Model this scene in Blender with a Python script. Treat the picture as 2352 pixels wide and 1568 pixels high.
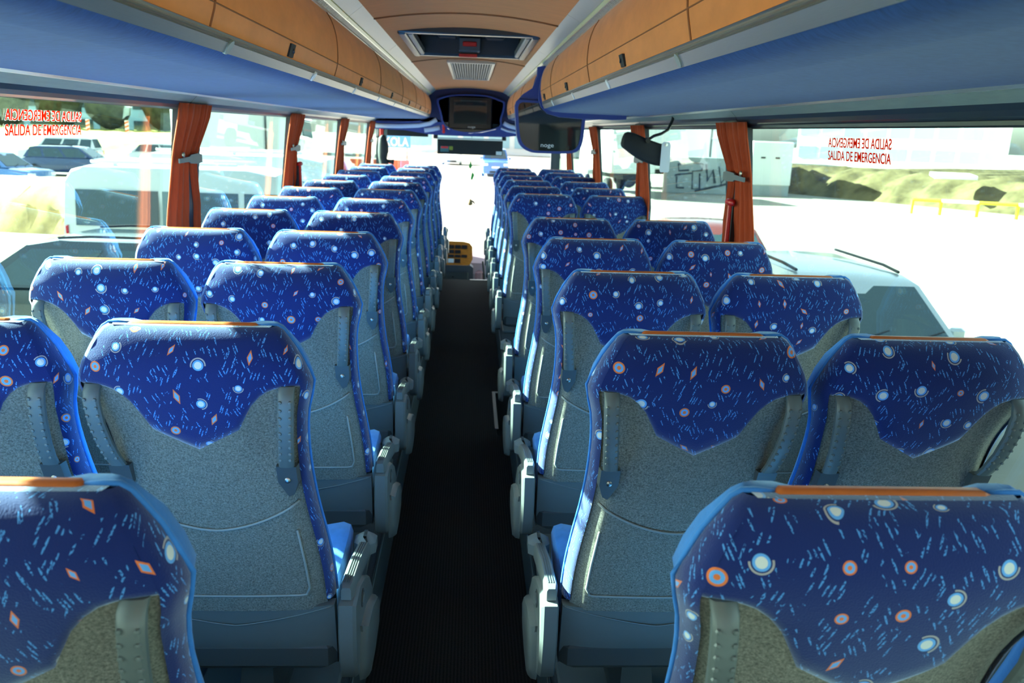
import bpy, math, random
from mathutils import Vector, Matrix
random.seed(7)
R = math.radians
scene = bpy.context.scene
col = scene.collection
for o in list(bpy.data.objects):
    bpy.data.objects.remove(o)

# ------------------------------------------------------------------ camera
# world: X right, Y towards the windscreen, Z up, aisle floor at z = 0
CAM = Vector((0.0303, 0.0, 1.7904))
YAW, PITCH, ROLL, FPX = 0.0561, 0.2478, 0.0339, 1900.0
_f = Vector((math.sin(YAW) * math.cos(PITCH), math.cos(YAW) * math.cos(PITCH), -math.sin(PITCH)))
_r0 = Vector((math.cos(YAW), -math.sin(YAW), 0))
_u0 = _r0.cross(_f)
_r = _r0 * math.cos(ROLL) + _u0 * math.sin(ROLL)
_u = _u0 * math.cos(ROLL) - _r0 * math.sin(ROLL)
cd = bpy.data.cameras.new('camera')
cam = bpy.data.objects.new('camera', cd)
col.objects.link(cam)
cam.matrix_world = Matrix(((_r.x, _u.x, -_f.x, CAM.x), (_r.y, _u.y, -_f.y, CAM.y), (_r.z, _u.z, -_f.z, CAM.z), (0, 0, 0, 1)))
cd.sensor_width = 36.0
cd.lens = FPX / 2352.0 * 36.0
cd.clip_start = 0.02
cd.clip_end = 800
cd.dof.use_dof = True
cd.dof.focus_distance = 1.9
cd.dof.aperture_fstop = 7.0
scene.camera = cam

# ------------------------------------------------------------------ world, sun, exposure
SUN_AZ, SUN_EL = R(68), R(27)          # azimuth from straight ahead towards the driver's side
SUN_DIR = Vector((-math.sin(SUN_AZ) * math.cos(SUN_EL), math.cos(SUN_AZ) * math.cos(SUN_EL), math.sin(SUN_EL)))
w = bpy.data.worlds.new('sky')
scene.world = w
w.use_nodes = True
wn = w.node_tree
bg = wn.nodes['Background']
sky = wn.nodes.new('ShaderNodeTexSky')
sky.sky_type = 'NISHITA'
sky.sun_disc = False
sky.sun_elevation = SUN_EL
sky.sun_rotation = -SUN_AZ
sky.air_density = 1.0
sky.dust_density = 2.5
hsv = wn.nodes.new('ShaderNodeHueSaturation')          # hazy, washed-out winter sky
hsv.inputs['Saturation'].default_value = 0.45
wn.links.new(sky.outputs[0], hsv.inputs['Color'])
wn.links.new(hsv.outputs[0], bg.inputs[0])
bg.inputs[1].default_value = 0.46
sl = bpy.data.lights.new('sun', 'SUN')
sl.energy = 46.0
sl.angle = R(0.6)
sl.color = (1.0, 0.95, 0.86)
so = bpy.data.objects.new('sun', sl)
col.objects.link(so)
so.rotation_euler = (-SUN_DIR).to_track_quat('-Z', 'Y').to_euler()
vs = scene.view_settings
vs.view_transform = 'Standard'
vs.look = 'None'
vs.exposure = 0.62
vs.gamma = 1.0
vs.use_curve_mapping = False

# ------------------------------------------------------------------ helpers
class MB:
    """collects vertices and faces; build() links them as one mesh object"""
    def __init__(s):
        s.v = []; s.f = []; s.uv = None
    def add(s, vs_, fs_):
        b = len(s.v)
        s.v += [tuple(p) for p in vs_]
        s.f += [tuple(i + b for i in f) for f in fs_]
        return s
    def box(s, x0, x1, y0, y1, z0, z1, c=0.0):
        if c <= 0:
            vv = [(x, y, z) for x in (x0, x1) for y in (y0, y1) for z in (z0, z1)]
            return s.add(vv, [(0, 1, 3, 2), (4, 6, 7, 5), (0, 4, 5, 1), (2, 3, 7, 6), (0, 2, 6, 4), (1, 5, 7, 3)])
        c = min(c, (x1 - x0) * .45, (y1 - y0) * .45, (z1 - z0) * .45)
        rings = []
        for z, k in ((z0, c), (z0 + c, 0), (z1 - c, 0), (z1, c)):
            a0, a1, b0, b1 = x0 + k, x1 - k, y0 + k, y1 - k
            q = c
            rings.append([(a0 + q, b0, z), (a1 - q, b0, z), (a1, b0 + q, z), (a1, b1 - q, z), (a1 - q, b1, z), (a0 + q, b1, z), (a0, b1 - q, z), (a0, b0 + q, z)])
        return s.loft(rings)
    def loft(s, rings, closed=True, cap=True):
        n = len(rings[0]); b = len(s.v)
        for r in rings: s.v += [tuple(p) for p in r]
        m = n if closed else n - 1
        for i in range(len(rings) - 1):
            for j in range(m):
                k = (j + 1) % n
                s.f.append((b + i * n + j, b + i * n + k, b + (i + 1) * n + k, b + (i + 1) * n + j))
        if cap and closed:
            s.f.append(tuple(b + j for j in range(n))[::-1])
            s.f.append(tuple(b + (len(rings) - 1) * n + j for j in range(n)))
        return s
    def tube(s, path, r, n=8, flat=None):
        path = [Vector(p) for p in path]
        rings = []; up0 = Vector((0, 0, 1))
        for i, p in enumerate(path):
            t = (path[min(i + 1, len(path) - 1)] - path[max(i - 1, 0)]).normalized()
            a = up0 if abs(t.dot(up0)) < .95 else Vector((0, 1, 0))
            e1 = t.cross(a).normalized(); e2 = t.cross(e1).normalized()
            rr = r[i] if isinstance(r, (list, tuple)) else r
            ra, rb = (rr, rr) if flat is None else flat
            rings.append([p + e1 * ra * math.cos(6.28319 * j / n) + e2 * rb * math.sin(6.28319 * j / n) for j in range(n)])
        return s.loft(rings)
    def cyl(s, c0, c1, r0, r1=None, n=16):
        r1 = r0 if r1 is None else r1
        return s.tube([c0, c1], [r0, r1], n)
    def prism(s, pts, axis, a, b):
        """2-D outline extruded along an axis; outline axes are the other two in xyz order"""
        def mk(u, v, t):
            return {'x': (t, u, v), 'y': (u, t, v), 'z': (u, v, t)}[axis]
        return s.loft([[mk(u, v, a) for u, v in pts], [mk(u, v, b) for u, v in pts]])
    def lathe(s, prof, c, axis='z', n=16):
        """prof = (radius, height)"""
        rings = []
        for r, h in prof:
            ring = []
            for j in range(n):
                a = 6.28319 * j / n; p, q = r * math.cos(a), r * math.sin(a)
                ring.append({'z': (c[0] + p, c[1] + q, c[2] + h), 'y': (c[0] + p, c[1] + h, c[2] + q), 'x': (c[0] + h, c[1] + p, c[2] + q)}[axis])
            rings.append(ring)
        return s.loft(rings)
    def strip(s, pts, y0, y1):
        """open cross-section (x,z) swept along Y"""
        return s.loft([[(x, y0, z) for x, z in pts], [(x, y1, z) for x, z in pts]], closed=False)
    def mesh(s, name, mat, smooth=False):
        me = bpy.data.meshes.new(name)
        me.from_pydata(s.v, [], s.f)
        if s.uv:
            l = me.uv_layers.new(name='UVMap')
            for lp in me.loops: l.data[lp.index].uv = s.uv[lp.vertex_index]
        if mat: me.materials.append(mat)
        if smooth:
            for p in me.polygons: p.use_smooth = True
        me.update()
        return me
    def build(s, name, mat, parent=None, smooth=False, fix=True):
        me = s.mesh(name, mat, smooth)
        if fix:
            import bmesh
            bm = bmesh.new(); bm.from_mesh(me)
            bmesh.ops.recalc_face_normals(bm, faces=bm.faces)
            bm.to_mesh(me); bm.free()
        o = bpy.data.objects.new(name, me)
        col.objects.link(o)
        o.parent = parent
        if smooth == 'auto':
            for p in me.polygons: p.use_smooth = True
            try: me.set_sharp_from_angle(angle=R(38))
            except Exception: pass
        return o

def tag(o, label=None, cat=None, group=None, kind=None):
    if label: o['label'] = label
    if cat: o['category'] = cat
    if group: o['group'] = group
    if kind: o['kind'] = kind
    return o
def thing(name, label, cat, loc=(0, 0, 0), rz=0, group=None):
    o = bpy.data.objects.new(name, None); col.objects.link(o)
    o.empty_display_size = .1
    o.location = loc; o.rotation_euler = (0, 0, rz)
    return tag(o, label, cat, group)
def struct(name, label):
    o = bpy.data.objects.new(name, None); col.objects.link(o)
    return tag(o, label, None, None, 'structure')
def copy_tree(o, parent=None):
    c = o.copy(); col.objects.link(c); c.parent = parent
    for ch in list(o.children): copy_tree(ch, c)
    return c
def interp(x, tab):
    if x <= tab[0][0]: return tab[0][1]
    for (a, p), (b, q) in zip(tab, tab[1:]):
        if x <= b:
            t = (x - a) / (b - a)
            return p + (q - p) * t
    return tab[-1][1]
def smooth_interp(x, tab):
    """Catmull-Rom through the table"""
    n = len(tab)
    if x <= tab[0][0]: return tab[0][1]
    if x >= tab[-1][0]: return tab[-1][1]
    for i in range(n - 1):
        if tab[i][0] <= x <= tab[i + 1][0]: break
    x0, y0 = tab[i]; x1, y1 = tab[i + 1]; h = x1 - x0; t = (x - x0) / h
    m0 = (y1 - tab[i - 1][1]) / (x1 - tab[i - 1][0]) if i > 0 else (y1 - y0) / h
    m1 = (tab[i + 2][1] - y0) / (tab[i + 2][0] - x0) if i + 2 < n else (y1 - y0) / h
    return (2*t**3 - 3*t*t + 1) * y0 + (t**3 - 2*t*t + t) * h * m0 + (-2*t**3 + 3*t*t) * y1 + (t**3 - t*t) * h * m1

# ------------------------------------------------------------------ materials
class NT:
    def __init__(s, name):
        s.m = bpy.data.materials.new(name); s.m.use_nodes = True
        s.t = s.m.node_tree; s.b = s.t.nodes['Principled BSDF']
    def n(s, typ, **kw):
        x = s.t.nodes.new(typ)
        for k, v in kw.items(): setattr(x, k, v)
        return x
    def put(s, sock, v):
        if isinstance(v, bpy.types.NodeSocket): s.t.links.new(v, sock)
        elif v is not None: sock.default_value = v
    def math(s, op, a, b=None, c=None):
        x = s.n('ShaderNodeMath', operation=op)
        for i, v in enumerate((a, b, c)):
            if v is not None: s.put(x.inputs[i], v)
        return x.outputs[0]
    def vm(s, op, a, b=None):
        x = s.n('ShaderNodeVectorMath', operation=op)
        s.put(x.inputs[0], a)
        if b is not None: s.put(x.inputs[3] if op == 'SCALE' else x.inputs[1], b)
        return x.outputs[1] if op in ('LENGTH', 'DOT_PRODUCT') else x.outputs[0]
    def mix(s, f, a, b):
        x = s.n('ShaderNodeMix', data_type='RGBA')
        s.put(x.inputs[0], f); s.put(x.inputs[6], a); s.put(x.inputs[7], b)
        return x.outputs[2]
    def noise(s, vec, scale, detail=2.0, rough=.5):
        x = s.n('ShaderNodeTexNoise')
        if vec is not None: s.put(x.inputs['Vector'], vec)
        x.inputs['Scale'].default_value = scale; x.inputs['Detail'].default_value = detail; x.inputs['Roughness'].default_value = rough
        return x.outputs[0]
    def coord(s, which='Object', scale=None):
        c = s.n('ShaderNodeTexCoord').outputs[which]
        if scale:
            mp = s.n('ShaderNodeMapping'); s.put(mp.inputs[0], c); mp.inputs[3].default_value = scale
            c = mp.outputs[0]
        return c
    def bump(s, h, strength, dist=.002):
        x = s.n('ShaderNodeBump'); x.inputs['Strength'].default_value = strength; x.inputs['Distance'].default_value = dist
        s.put(x.inputs['Height'], h); s.put(s.b.inputs['Normal'], x.outputs[0])
def c4(c): return (c[0], c[1], c[2], 1.0)
def srgb(r, g, b):
    f = lambda x: ((x / 255) / 12.92) if x <= 10 else (((x / 255) + .055) / 1.055) ** 2.4
    return (f(r), f(g), f(b))
def mat(name, color, rough=.5, metal=0.0, var=0.0, vscale=20.0, stretch=None, bump=0.0, bscale=60.0, sheen=0.0, tint=(1, 1, 1), spec=.5, coat=0.0):
    k = NT(name); b = k.b
    b.inputs['Base Color'].default_value = c4(color)
    b.inputs['Roughness'].default_value = rough
    b.inputs['Metallic'].default_value = metal
    b.inputs['Specular IOR Level'].default_value = spec
    b.inputs['Coat Weight'].default_value = coat
    if sheen:
        b.inputs['Sheen Weight'].default_value = sheen
        b.inputs['Sheen Roughness'].default_value = .4
        b.inputs['Sheen Tint'].default_value = c4(tint)
    if var:
        h = k.noise(k.coord('Object', stretch), vscale, 4.0, .6)
        f = k.math('MULTIPLY_ADD', k.math('SUBTRACT', h, .5), 2.2, .5)
        cl = k.n('ShaderNodeClamp'); k.put(cl.inputs[0], f)
        lo = tuple(x * (1 - var) for x in color); hi = tuple(min(1, x * (1 + var)) for x in color)
        k.put(b.inputs['Base Color'], k.mix(cl.outputs[0], c4(lo), c4(hi)))
    if bump:
        k.bump(k.noise(k.coord('Object', stretch), bscale, 3.0), bump)
    return k.m
def emit(name, color, strength):
    k = NT(name)
    k.b.inputs['Base Color'].default_value = c4(color)
    k.b.inputs['Emission Color'].default_value = c4(color)
    k.b.inputs['Emission Strength'].default_value = strength
    return k.m
def glass(name, tint, refl=1.0):
    """thin pane: tinted see-through plus a Fresnel mirror reflection"""
    k = NT(name); t = k.t
    t.nodes.remove(k.b)
    out = [x for x in t.nodes if x.type == 'OUTPUT_MATERIAL'][0]
    tr = k.n('ShaderNodeBsdfTransparent'); tr.inputs[0].default_value = c4(tint)
    gl = k.n('ShaderNodeBsdfGlossy'); gl.inputs['Roughness'].default_value = 0.0; gl.inputs[0].default_value = (1, 1, 1, 1)
    ge = k.n('ShaderNodeNewGeometry')
    co = k.math('ABSOLUTE', k.vm('DOT_PRODUCT', ge.outputs['Normal'], ge.outputs['Incoming']))
    fr = k.math('MULTIPLY_ADD', k.math('POWER', k.math('SUBTRACT', 1.0, co), 5.0), .96, .04)
    mx = k.n('ShaderNodeMixShader')
    k.put(mx.inputs[0], k.math('MULTIPLY', fr, refl))
    t.links.new(tr.outputs[0], mx.inputs[1]); t.links.new(gl.outputs[0], mx.inputs[2])
    t.links.new(mx.outputs[0], out.inputs[0])
    return k.m

def seat_fabric():
    k = NT('seat_fabric_print')
    uv = k.n('ShaderNodeUVMap').outputs[0]
    rnd = k.n('ShaderNodeObjectInfo').outputs['Random']
    off = k.n('ShaderNodeCombineXYZ'); k.put(off.inputs[0], k.math('MULTIPLY', rnd, 31.7)); k.put(off.inputs[1], k.math('MULTIPLY', rnd, 17.3))
    p = k.vm('ADD', uv, off.outputs[0])
    # motifs: dots with a crescent, orange rings and diamonds
    cell = k.vm('SCALE', p, 14.0)
    vo = k.n('ShaderNodeTexVoronoi', voronoi_dimensions='2D', feature='F1'); k.put(vo.inputs['Vector'], cell)
    vo.inputs['Scale'].default_value = 1.0; vo.inputs['Randomness'].default_value = .72
    d = k.vm('SUBTRACT', cell, vo.outputs['Position'])
    fl = k.vm('MULTIPLY', d, (1, 1, 0))
    r = k.vm('LENGTH', fl)
    sp = k.n('ShaderNodeSeparateColor'); k.put(sp.inputs[0], vo.outputs['Color'])
    ca, cb, cc = sp.outputs
    ang = k.math('MULTIPLY', cb, 6.283)
    dv = k.n('ShaderNodeCombineXYZ'); k.put(dv.inputs[0], k.math('COSINE', ang)); k.put(dv.inputs[1], k.math('SINE', ang))
    side = k.vm('DOT_PRODUCT', fl, dv.outputs[0])
    lt = lambda a, b: k.math('LESS_THAN', a, b)
    gt = lambda a, b: k.math('GREATER_THAN', a, b)
    mul = lambda *a: a[0] if len(a) == 1 else k.math('MULTIPLY', a[0], mul(*a[1:]))
    size = k.math('MULTIPLY_ADD', cc, .5, .65)
    rs = k.math('DIVIDE', r, size)
    is_dot = lt(ca, .5); is_or = mul(gt(ca, .5), lt(ca, .68)); is_di = mul(gt(ca, .68), lt(ca, .93))
    core = lt(rs, .095); halo = lt(rs, .14)
    ring = mul(gt(rs, .165), lt(rs, .20), gt(side, -.03))
    # diamond
    ra = k.math('MULTIPLY', k.math('SUBTRACT', cb, .5), 1.9)
    rt = k.n('ShaderNodeVectorRotate', rotation_type='Z_AXIS'); k.put(rt.inputs['Vector'], fl); k.put(rt.inputs['Angle'], ra)
    sx = k.n('ShaderNodeSeparateXYZ'); k.put(sx.inputs[0], rt.outputs[0])
    dm = k.math('ADD', k.math('DIVIDE', k.math('ABSOLUTE', sx.outputs[0]), .085), k.math('DIVIDE', k.math('ABSOLUTE', sx.outputs[1]), .22))
    dm = k.math('DIVIDE', dm, size)
    # streaks: bundles of broken dashes in two leanings
    big = k.noise(p, 19.0, 1.0)
    big2 = k.noise(k.vm('ADD', p, (3.3, 8.1, 0)), 24.0, 1.0)
    def dashes(a):
        q = k.n('ShaderNodeVectorRotate', rotation_type='Z_AXIS'); k.put(q.inputs['Vector'], p); q.inputs['Angle'].default_value = a
        s1 = k.vm('MULTIPLY', q.outputs[0], (150, 21, 0))
        v = k.n('ShaderNodeTexVoronoi', voronoi_dimensions='2D', feature='F1'); k.put(v.inputs['Vector'], s1); v.inputs['Scale'].default_value = 1.0
        v.inputs['Randomness'].default_value = .8
        s2 = k.vm('MULTIPLY', q.outputs[0], (420, 300, 0))
        fine = k.noise(s2, 1.0, 1.0)
        return mul(lt(v.outputs['Distance'], .195), gt(fine, .46))
    st = k.math('MAXIMUM', mul(dashes(.38), gt(big, .5)), mul(dashes(-.42), lt(big, .5)))
    st = mul(st, gt(big2, .43), gt(r, .22))
    NAVY = c4((.0072, .0185, .128)); STRK = c4((.080, .285, .68)); WHT = c4((.72, .74, .72)); ORG = c4((.78, .19, .05)); LB = c4((.13, .40, .85))
    c = k.mix(st, NAVY, STRK)
    c = k.mix(mul(is_dot, ring), c, c4((.42, .38, .38)))
    c = k.mix(mul(is_dot, halo), c, LB)
    c = k.mix(mul(is_dot, core), c, WHT)
    c = k.mix(mul(is_or, lt(rs, .15)), c, ORG)
    c = k.mix(mul(is_or, lt(rs, .11)), c, LB)
    c = k.mix(mul(is_or, lt(rs, .05)), c, ORG)
    c = k.mix(mul(is_di, lt(dm, 1.0)), c, ORG)
    c = k.mix(mul(is_di, lt(dm, .62)), c, LB)
    k.put(k.b.inputs['Base Color'], c)
    k.b.inputs['Roughness'].default_value = .85
    k.b.inputs['Specular IOR Level'].default_value = .15
    k.b.inputs['Sheen Weight'].default_value = 1.0
    k.b.inputs['Sheen Roughness'].default_value = .42
    k.b.inputs['Sheen Tint'].default_value = c4((.68, .84, 1.0))
    k.bump(k.noise(k.vm('SCALE', p, 1.0), 420.0, 2.0), .25, .002)
    return k.m

def felt():
    k = NT('grey_felt')
    a = k.noise(k.coord('Object'), 260.0, 4.0, .75)
    f = k.math('MULTIPLY_ADD', k.math('SUBTRACT', a, .5), 3.0, .5)
    cl = k.n('ShaderNodeClamp'); k.put(cl.inputs[0], f)
    k.put(k.b.inputs['Base Color'], k.mix(cl.outputs[0], c4(srgb(80, 79, 71)), c4(srgb(150, 147, 133))))
    k.b.inputs['Roughness'].default_value = .95
    k.b.inputs['Specular IOR Level'].default_value = .1
    k.b.inputs['Sheen Weight'].default_value = .2
    k.bump(a, .35, .002)
    return k.m
def carpet():
    k = NT('ribbed_black_carpet')
    co = k.coord('Object')
    sx = k.n('ShaderNodeSeparateXYZ'); k.put(sx.inputs[0], co)
    rib = k.math('SINE', k.math('MULTIPLY', sx.outputs[0], 6.283 / .012))
    nz = k.noise(co, 180.0, 3.0, .7)
    f = k.math('MULTIPLY_ADD', rib, .22, nz)
    cl = k.n('ShaderNodeClamp'); k.put(cl.inputs[0], f)
    k.put(k.b.inputs['Base Color'], k.mix(cl.outputs[0], c4((.006, .0055, .0055)), c4((.040, .036, .034))))
    k.b.inputs['Roughness'].default_value = .95; k.b.inputs['Specular IOR Level'].default_value = .12
    k.bump(f, .4, .003)
    return k.m

M = {}
M['fabric'] = seat_fabric()
M['velvet'] = mat('light_blue_velvet', srgb(62, 128, 205), .8, var=.12, vscale=30, sheen=.5, tint=(.5, .75, 1), spec=.15, bump=.2, bscale=200)
M['orange'] = mat('orange_leather', srgb(205, 110, 48), .45, var=.1, vscale=25, bump=.1, bscale=120)
M['felt'] = felt()
M['seam'] = mat('felt_seam', srgb(150, 152, 146), .95, spec=.1)
M['plastic'] = mat('grey_plastic', srgb(112, 117, 114), .38, var=.06, vscale=8, bump=.05, bscale=300)
M['plastic_dark'] = mat('dark_grey_plastic', srgb(74, 79, 79), .4, bump=.06, bscale=250)
M['rubber'] = mat('grab_strap_rubber', srgb(100, 108, 106), .42, var=.08, vscale=14, bump=.05, bscale=200)
M['screw'] = mat('screw_metal', srgb(170, 165, 155), .3, 1.0)
M['black'] = mat('black_plastic', (.008, .009, .01), .35)
M['blackm'] = mat('matt_black', (.010, .011, .012), .7)
M['red'] = mat('red_plastic', srgb(205, 32, 24), .4)
M['carpet'] = carpet()
M['platform'] = mat('grey_floor_covering', srgb(74, 82, 84), .7, var=.25, vscale=160)
M['trimgrey'] = mat('grey_kick_plate', srgb(92, 106, 106), .4)
M['alu'] = mat('brushed_aluminium', srgb(176, 174, 168), .32, .9, var=.08, vscale=40, stretch=(60, .6, 60))
M['chrome'] = mat('polished_aluminium', srgb(235, 235, 230), .28, .85)
M['suede'] = mat('blue_suede_lining', srgb(40, 72, 126), .85, var=.26, vscale=5, stretch=(9, 26, 9), sheen=.15, tint=(.6, .75, 1), spec=.15)
M['wood'] = mat('tan_suede_panel', srgb(224, 136, 72), .75, var=.10, vscale=5, stretch=(8, 1.5, 3), sheen=.25, tint=(1, .8, .55), spec=.2)
M['ceil'] = mat('tan_ceiling_lining', srgb(230, 146, 86), .75, var=.08, vscale=6, stretch=(1.5, 8, 3), sheen=.2, tint=(1, .8, .6), spec=.2)
M['seamwood'] = mat('brown_seam', srgb(140, 84, 44), .8)
M['lightpanel'] = mat('perforated_silver_panel', srgb(206, 204, 198), .38, .55, var=.10, vscale=30, stretch=(1, 40, 1))
M['lens'] = mat('yellowish_lamp_lens', srgb(222, 222, 170), .3)
M['cornice'] = mat('grey_green_cornice', srgb(126, 136, 128), .3, var=.12, vscale=3, stretch=(1, 3, 30))
M['blind'] = mat('dark_blind_housing', srgb(40, 50, 58), .28)
M['curtain'] = mat('orange_red_curtain', srgb(176, 72, 38), .85, var=.10, vscale=30, stretch=(4, 4, .4), sheen=.15, tint=(1, .6, .4), spec=.1)
M['pillar'] = mat('pillar_blue_grey', srgb(38, 47, 56), .45)
M['bluetrim'] = mat('blue_trim', srgb(36, 58, 128), .5, sheen=.2, tint=(.6, .7, 1))
M['whitetrim'] = mat('pale_trim', srgb(196, 202, 222), .5)
M['sideglass'] = glass('green_tinted_glass', (.76, .94, .90), .6)
M['screenglass'] = glass('clear_windscreen_glass', (.94, .97, .96))
def film(name, color):
    k = NT(name); t = k.t; t.nodes.remove(k.b)
    out = [x for x in t.nodes if x.type == 'OUTPUT_MATERIAL'][0]
    a = k.n('ShaderNodeBsdfDiffuse'); a.inputs[0].default_value = c4(color)
    b = k.n('ShaderNodeBsdfTranslucent'); b.inputs[0].default_value = c4(color)
    mx = k.n('ShaderNodeMixShader'); mx.inputs[0].default_value = .72
    t.links.new(a.outputs[0], mx.inputs[1]); t.links.new(b.outputs[0], mx.inputs[2]); t.links.new(mx.outputs[0], out.inputs[0])
    return k.m
M['redtext'] = film('red_lettering_film', srgb(245, 62, 26))
M['whitefilm'] = film('white_lettering_film', srgb(235, 235, 230))
M['whitetext'] = mat('white_lettering', srgb(235, 235, 230), .5)
M['screen'] = mat('dark_glossy_screen', (.012, .016, .018), .03, spec=.8, coat=.6)
M['bezel'] = mat('gloss_black_bezel', (.006, .007, .008), .12)
M['wallgrey'] = mat('grey_wall_lining', srgb(96, 104, 104), .8, var=.15, vscale=120)
M['walnut'] = mat('orange_wood_trim', srgb(196, 118, 40), .25, var=.25, vscale=9, stretch=(2, 12, 12), coat=.5)
M['dash'] = mat('dark_dashboard', srgb(74, 78, 84), .5)
M['mauve'] = mat('mauve_panel', srgb(150, 132, 144), .6)
M['green'] = mat('green_pennant', srgb(40, 150, 62), .7)
M['yellow'] = mat('yellow_paint', srgb(222, 205, 40), .6)
M['whitepaint'] = mat('white_paint', srgb(225, 226, 224), .5)
M['paper'] = mat('white_paper', srgb(215, 218, 222), .7)
M['sticker'] = mat('green_sticker', srgb(130, 140, 40), .6)
M['sticker2'] = mat('teal_sticker', srgb(70, 110, 118), .6)

# ------------------------------------------------------------------ the coach shell
YB, YF = -1.1, 12.25                       # rear wall, windscreen
ZTOP, ZSILL = 1.84, 0.98
def wx(z):                                 # wall lining leans in towards the roof
    return 1.25 if z < 1.32 else 1.25 - (z - 1.32) * 0.105
PILLAR = {-1: [1.60, 3.71, 5.88, 8.08, 10.34], 1: [1.36, 3.61, 5.70, 7.82, 10.05]}
PLAT = 0.20

# floor: ribbed aisle carpet with the stairwell notch, raised seat platforms, kick plates
fl = struct('floor', 'black ribbed carpet along the sunken aisle')
AL, AR, YE = -0.29, 0.295, 10.14
SW0, SW1, SX = 4.72, 5.58, 0.225            # stairwell opening beside the aisle
m = MB()
m.prism([(AL, YB), (AR, YB), (AR, SW0), (SX, SW0), (SX, SW1), (AR, SW1), (AR, YE), (AL, YE)], 'z', -.04, 0)
m.build('aisle_carpet', M['carpet'], fl)
MB().box(-1.30, AL, YB, YE, -.04, PLAT).build('seat_platform', M['platform'], fl)
MB().box(AR, 1.30, YB, SW0, -.04, PLAT).build('seat_platform', M['platform'], fl)
MB().box(AR, 1.30, SW1, YE, -.04, PLAT).build('seat_platform', M['platform'], fl)
MB().box(AL - .004, AL + .006, YB, YE, .001, PLAT + .012, .003).build('kick_plate', M['trimgrey'], fl)
MB().box(AR - .006, AR + .004, YB, SW0, .001, PLAT + .012, .003).build('kick_plate', M['trimgrey'], fl)
MB().box(AR - .006, AR + .004, SW1, YE, .001, PLAT + .012, .003).build('kick_plate', M['trimgrey'], fl)
MB().box(SX, 1.30, SW0, SW1, -.62, -.50).box(SX, .62, SW0, SW1, -.50, -.28).build('stair_step', M['blackm'], fl)
MB().box(AR + .001, 1.25, SW1 - .006, SW1 - .0005, -.04, PLAT).box(AR + .001, 1.25, SW0 + .0005, SW0 + .006, -.04, PLAT).box(SX - .006, 1.25, SW1, SW1 + .01, -.62, -.041).box(SX - .006, 1.25, SW0 - .01, SW0, -.62, -.041).box(SX - .008, SX - .001, SW0, SW1, -.62, -.041).build('stair_riser', M['blackm'], fl)
MB().box(SX - .012, SX + .012, SW0 + .12, SW1, 0.0, .006, .002).build('edge_strip', M['alu'], fl)
MB().box(SX - .012, AR + .03, SW1 - .012, SW1 + .012, 0.0, .006, .002).build('edge_strip', M['alu'], fl)
MB().box(.05, AR - .01, YE - .03, YE, 0.0, .005, .002).build('edge_strip', M['alu'], fl)
MB().box(-1.30, 1.30, YE, YF, -.55, -.45).build('cab_floor', M['platform'], fl)
MB().box(-1.30, 1.30, YE - .02, YE, -.45, -.045).build('cab_riser', M['dash'], fl)

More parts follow.
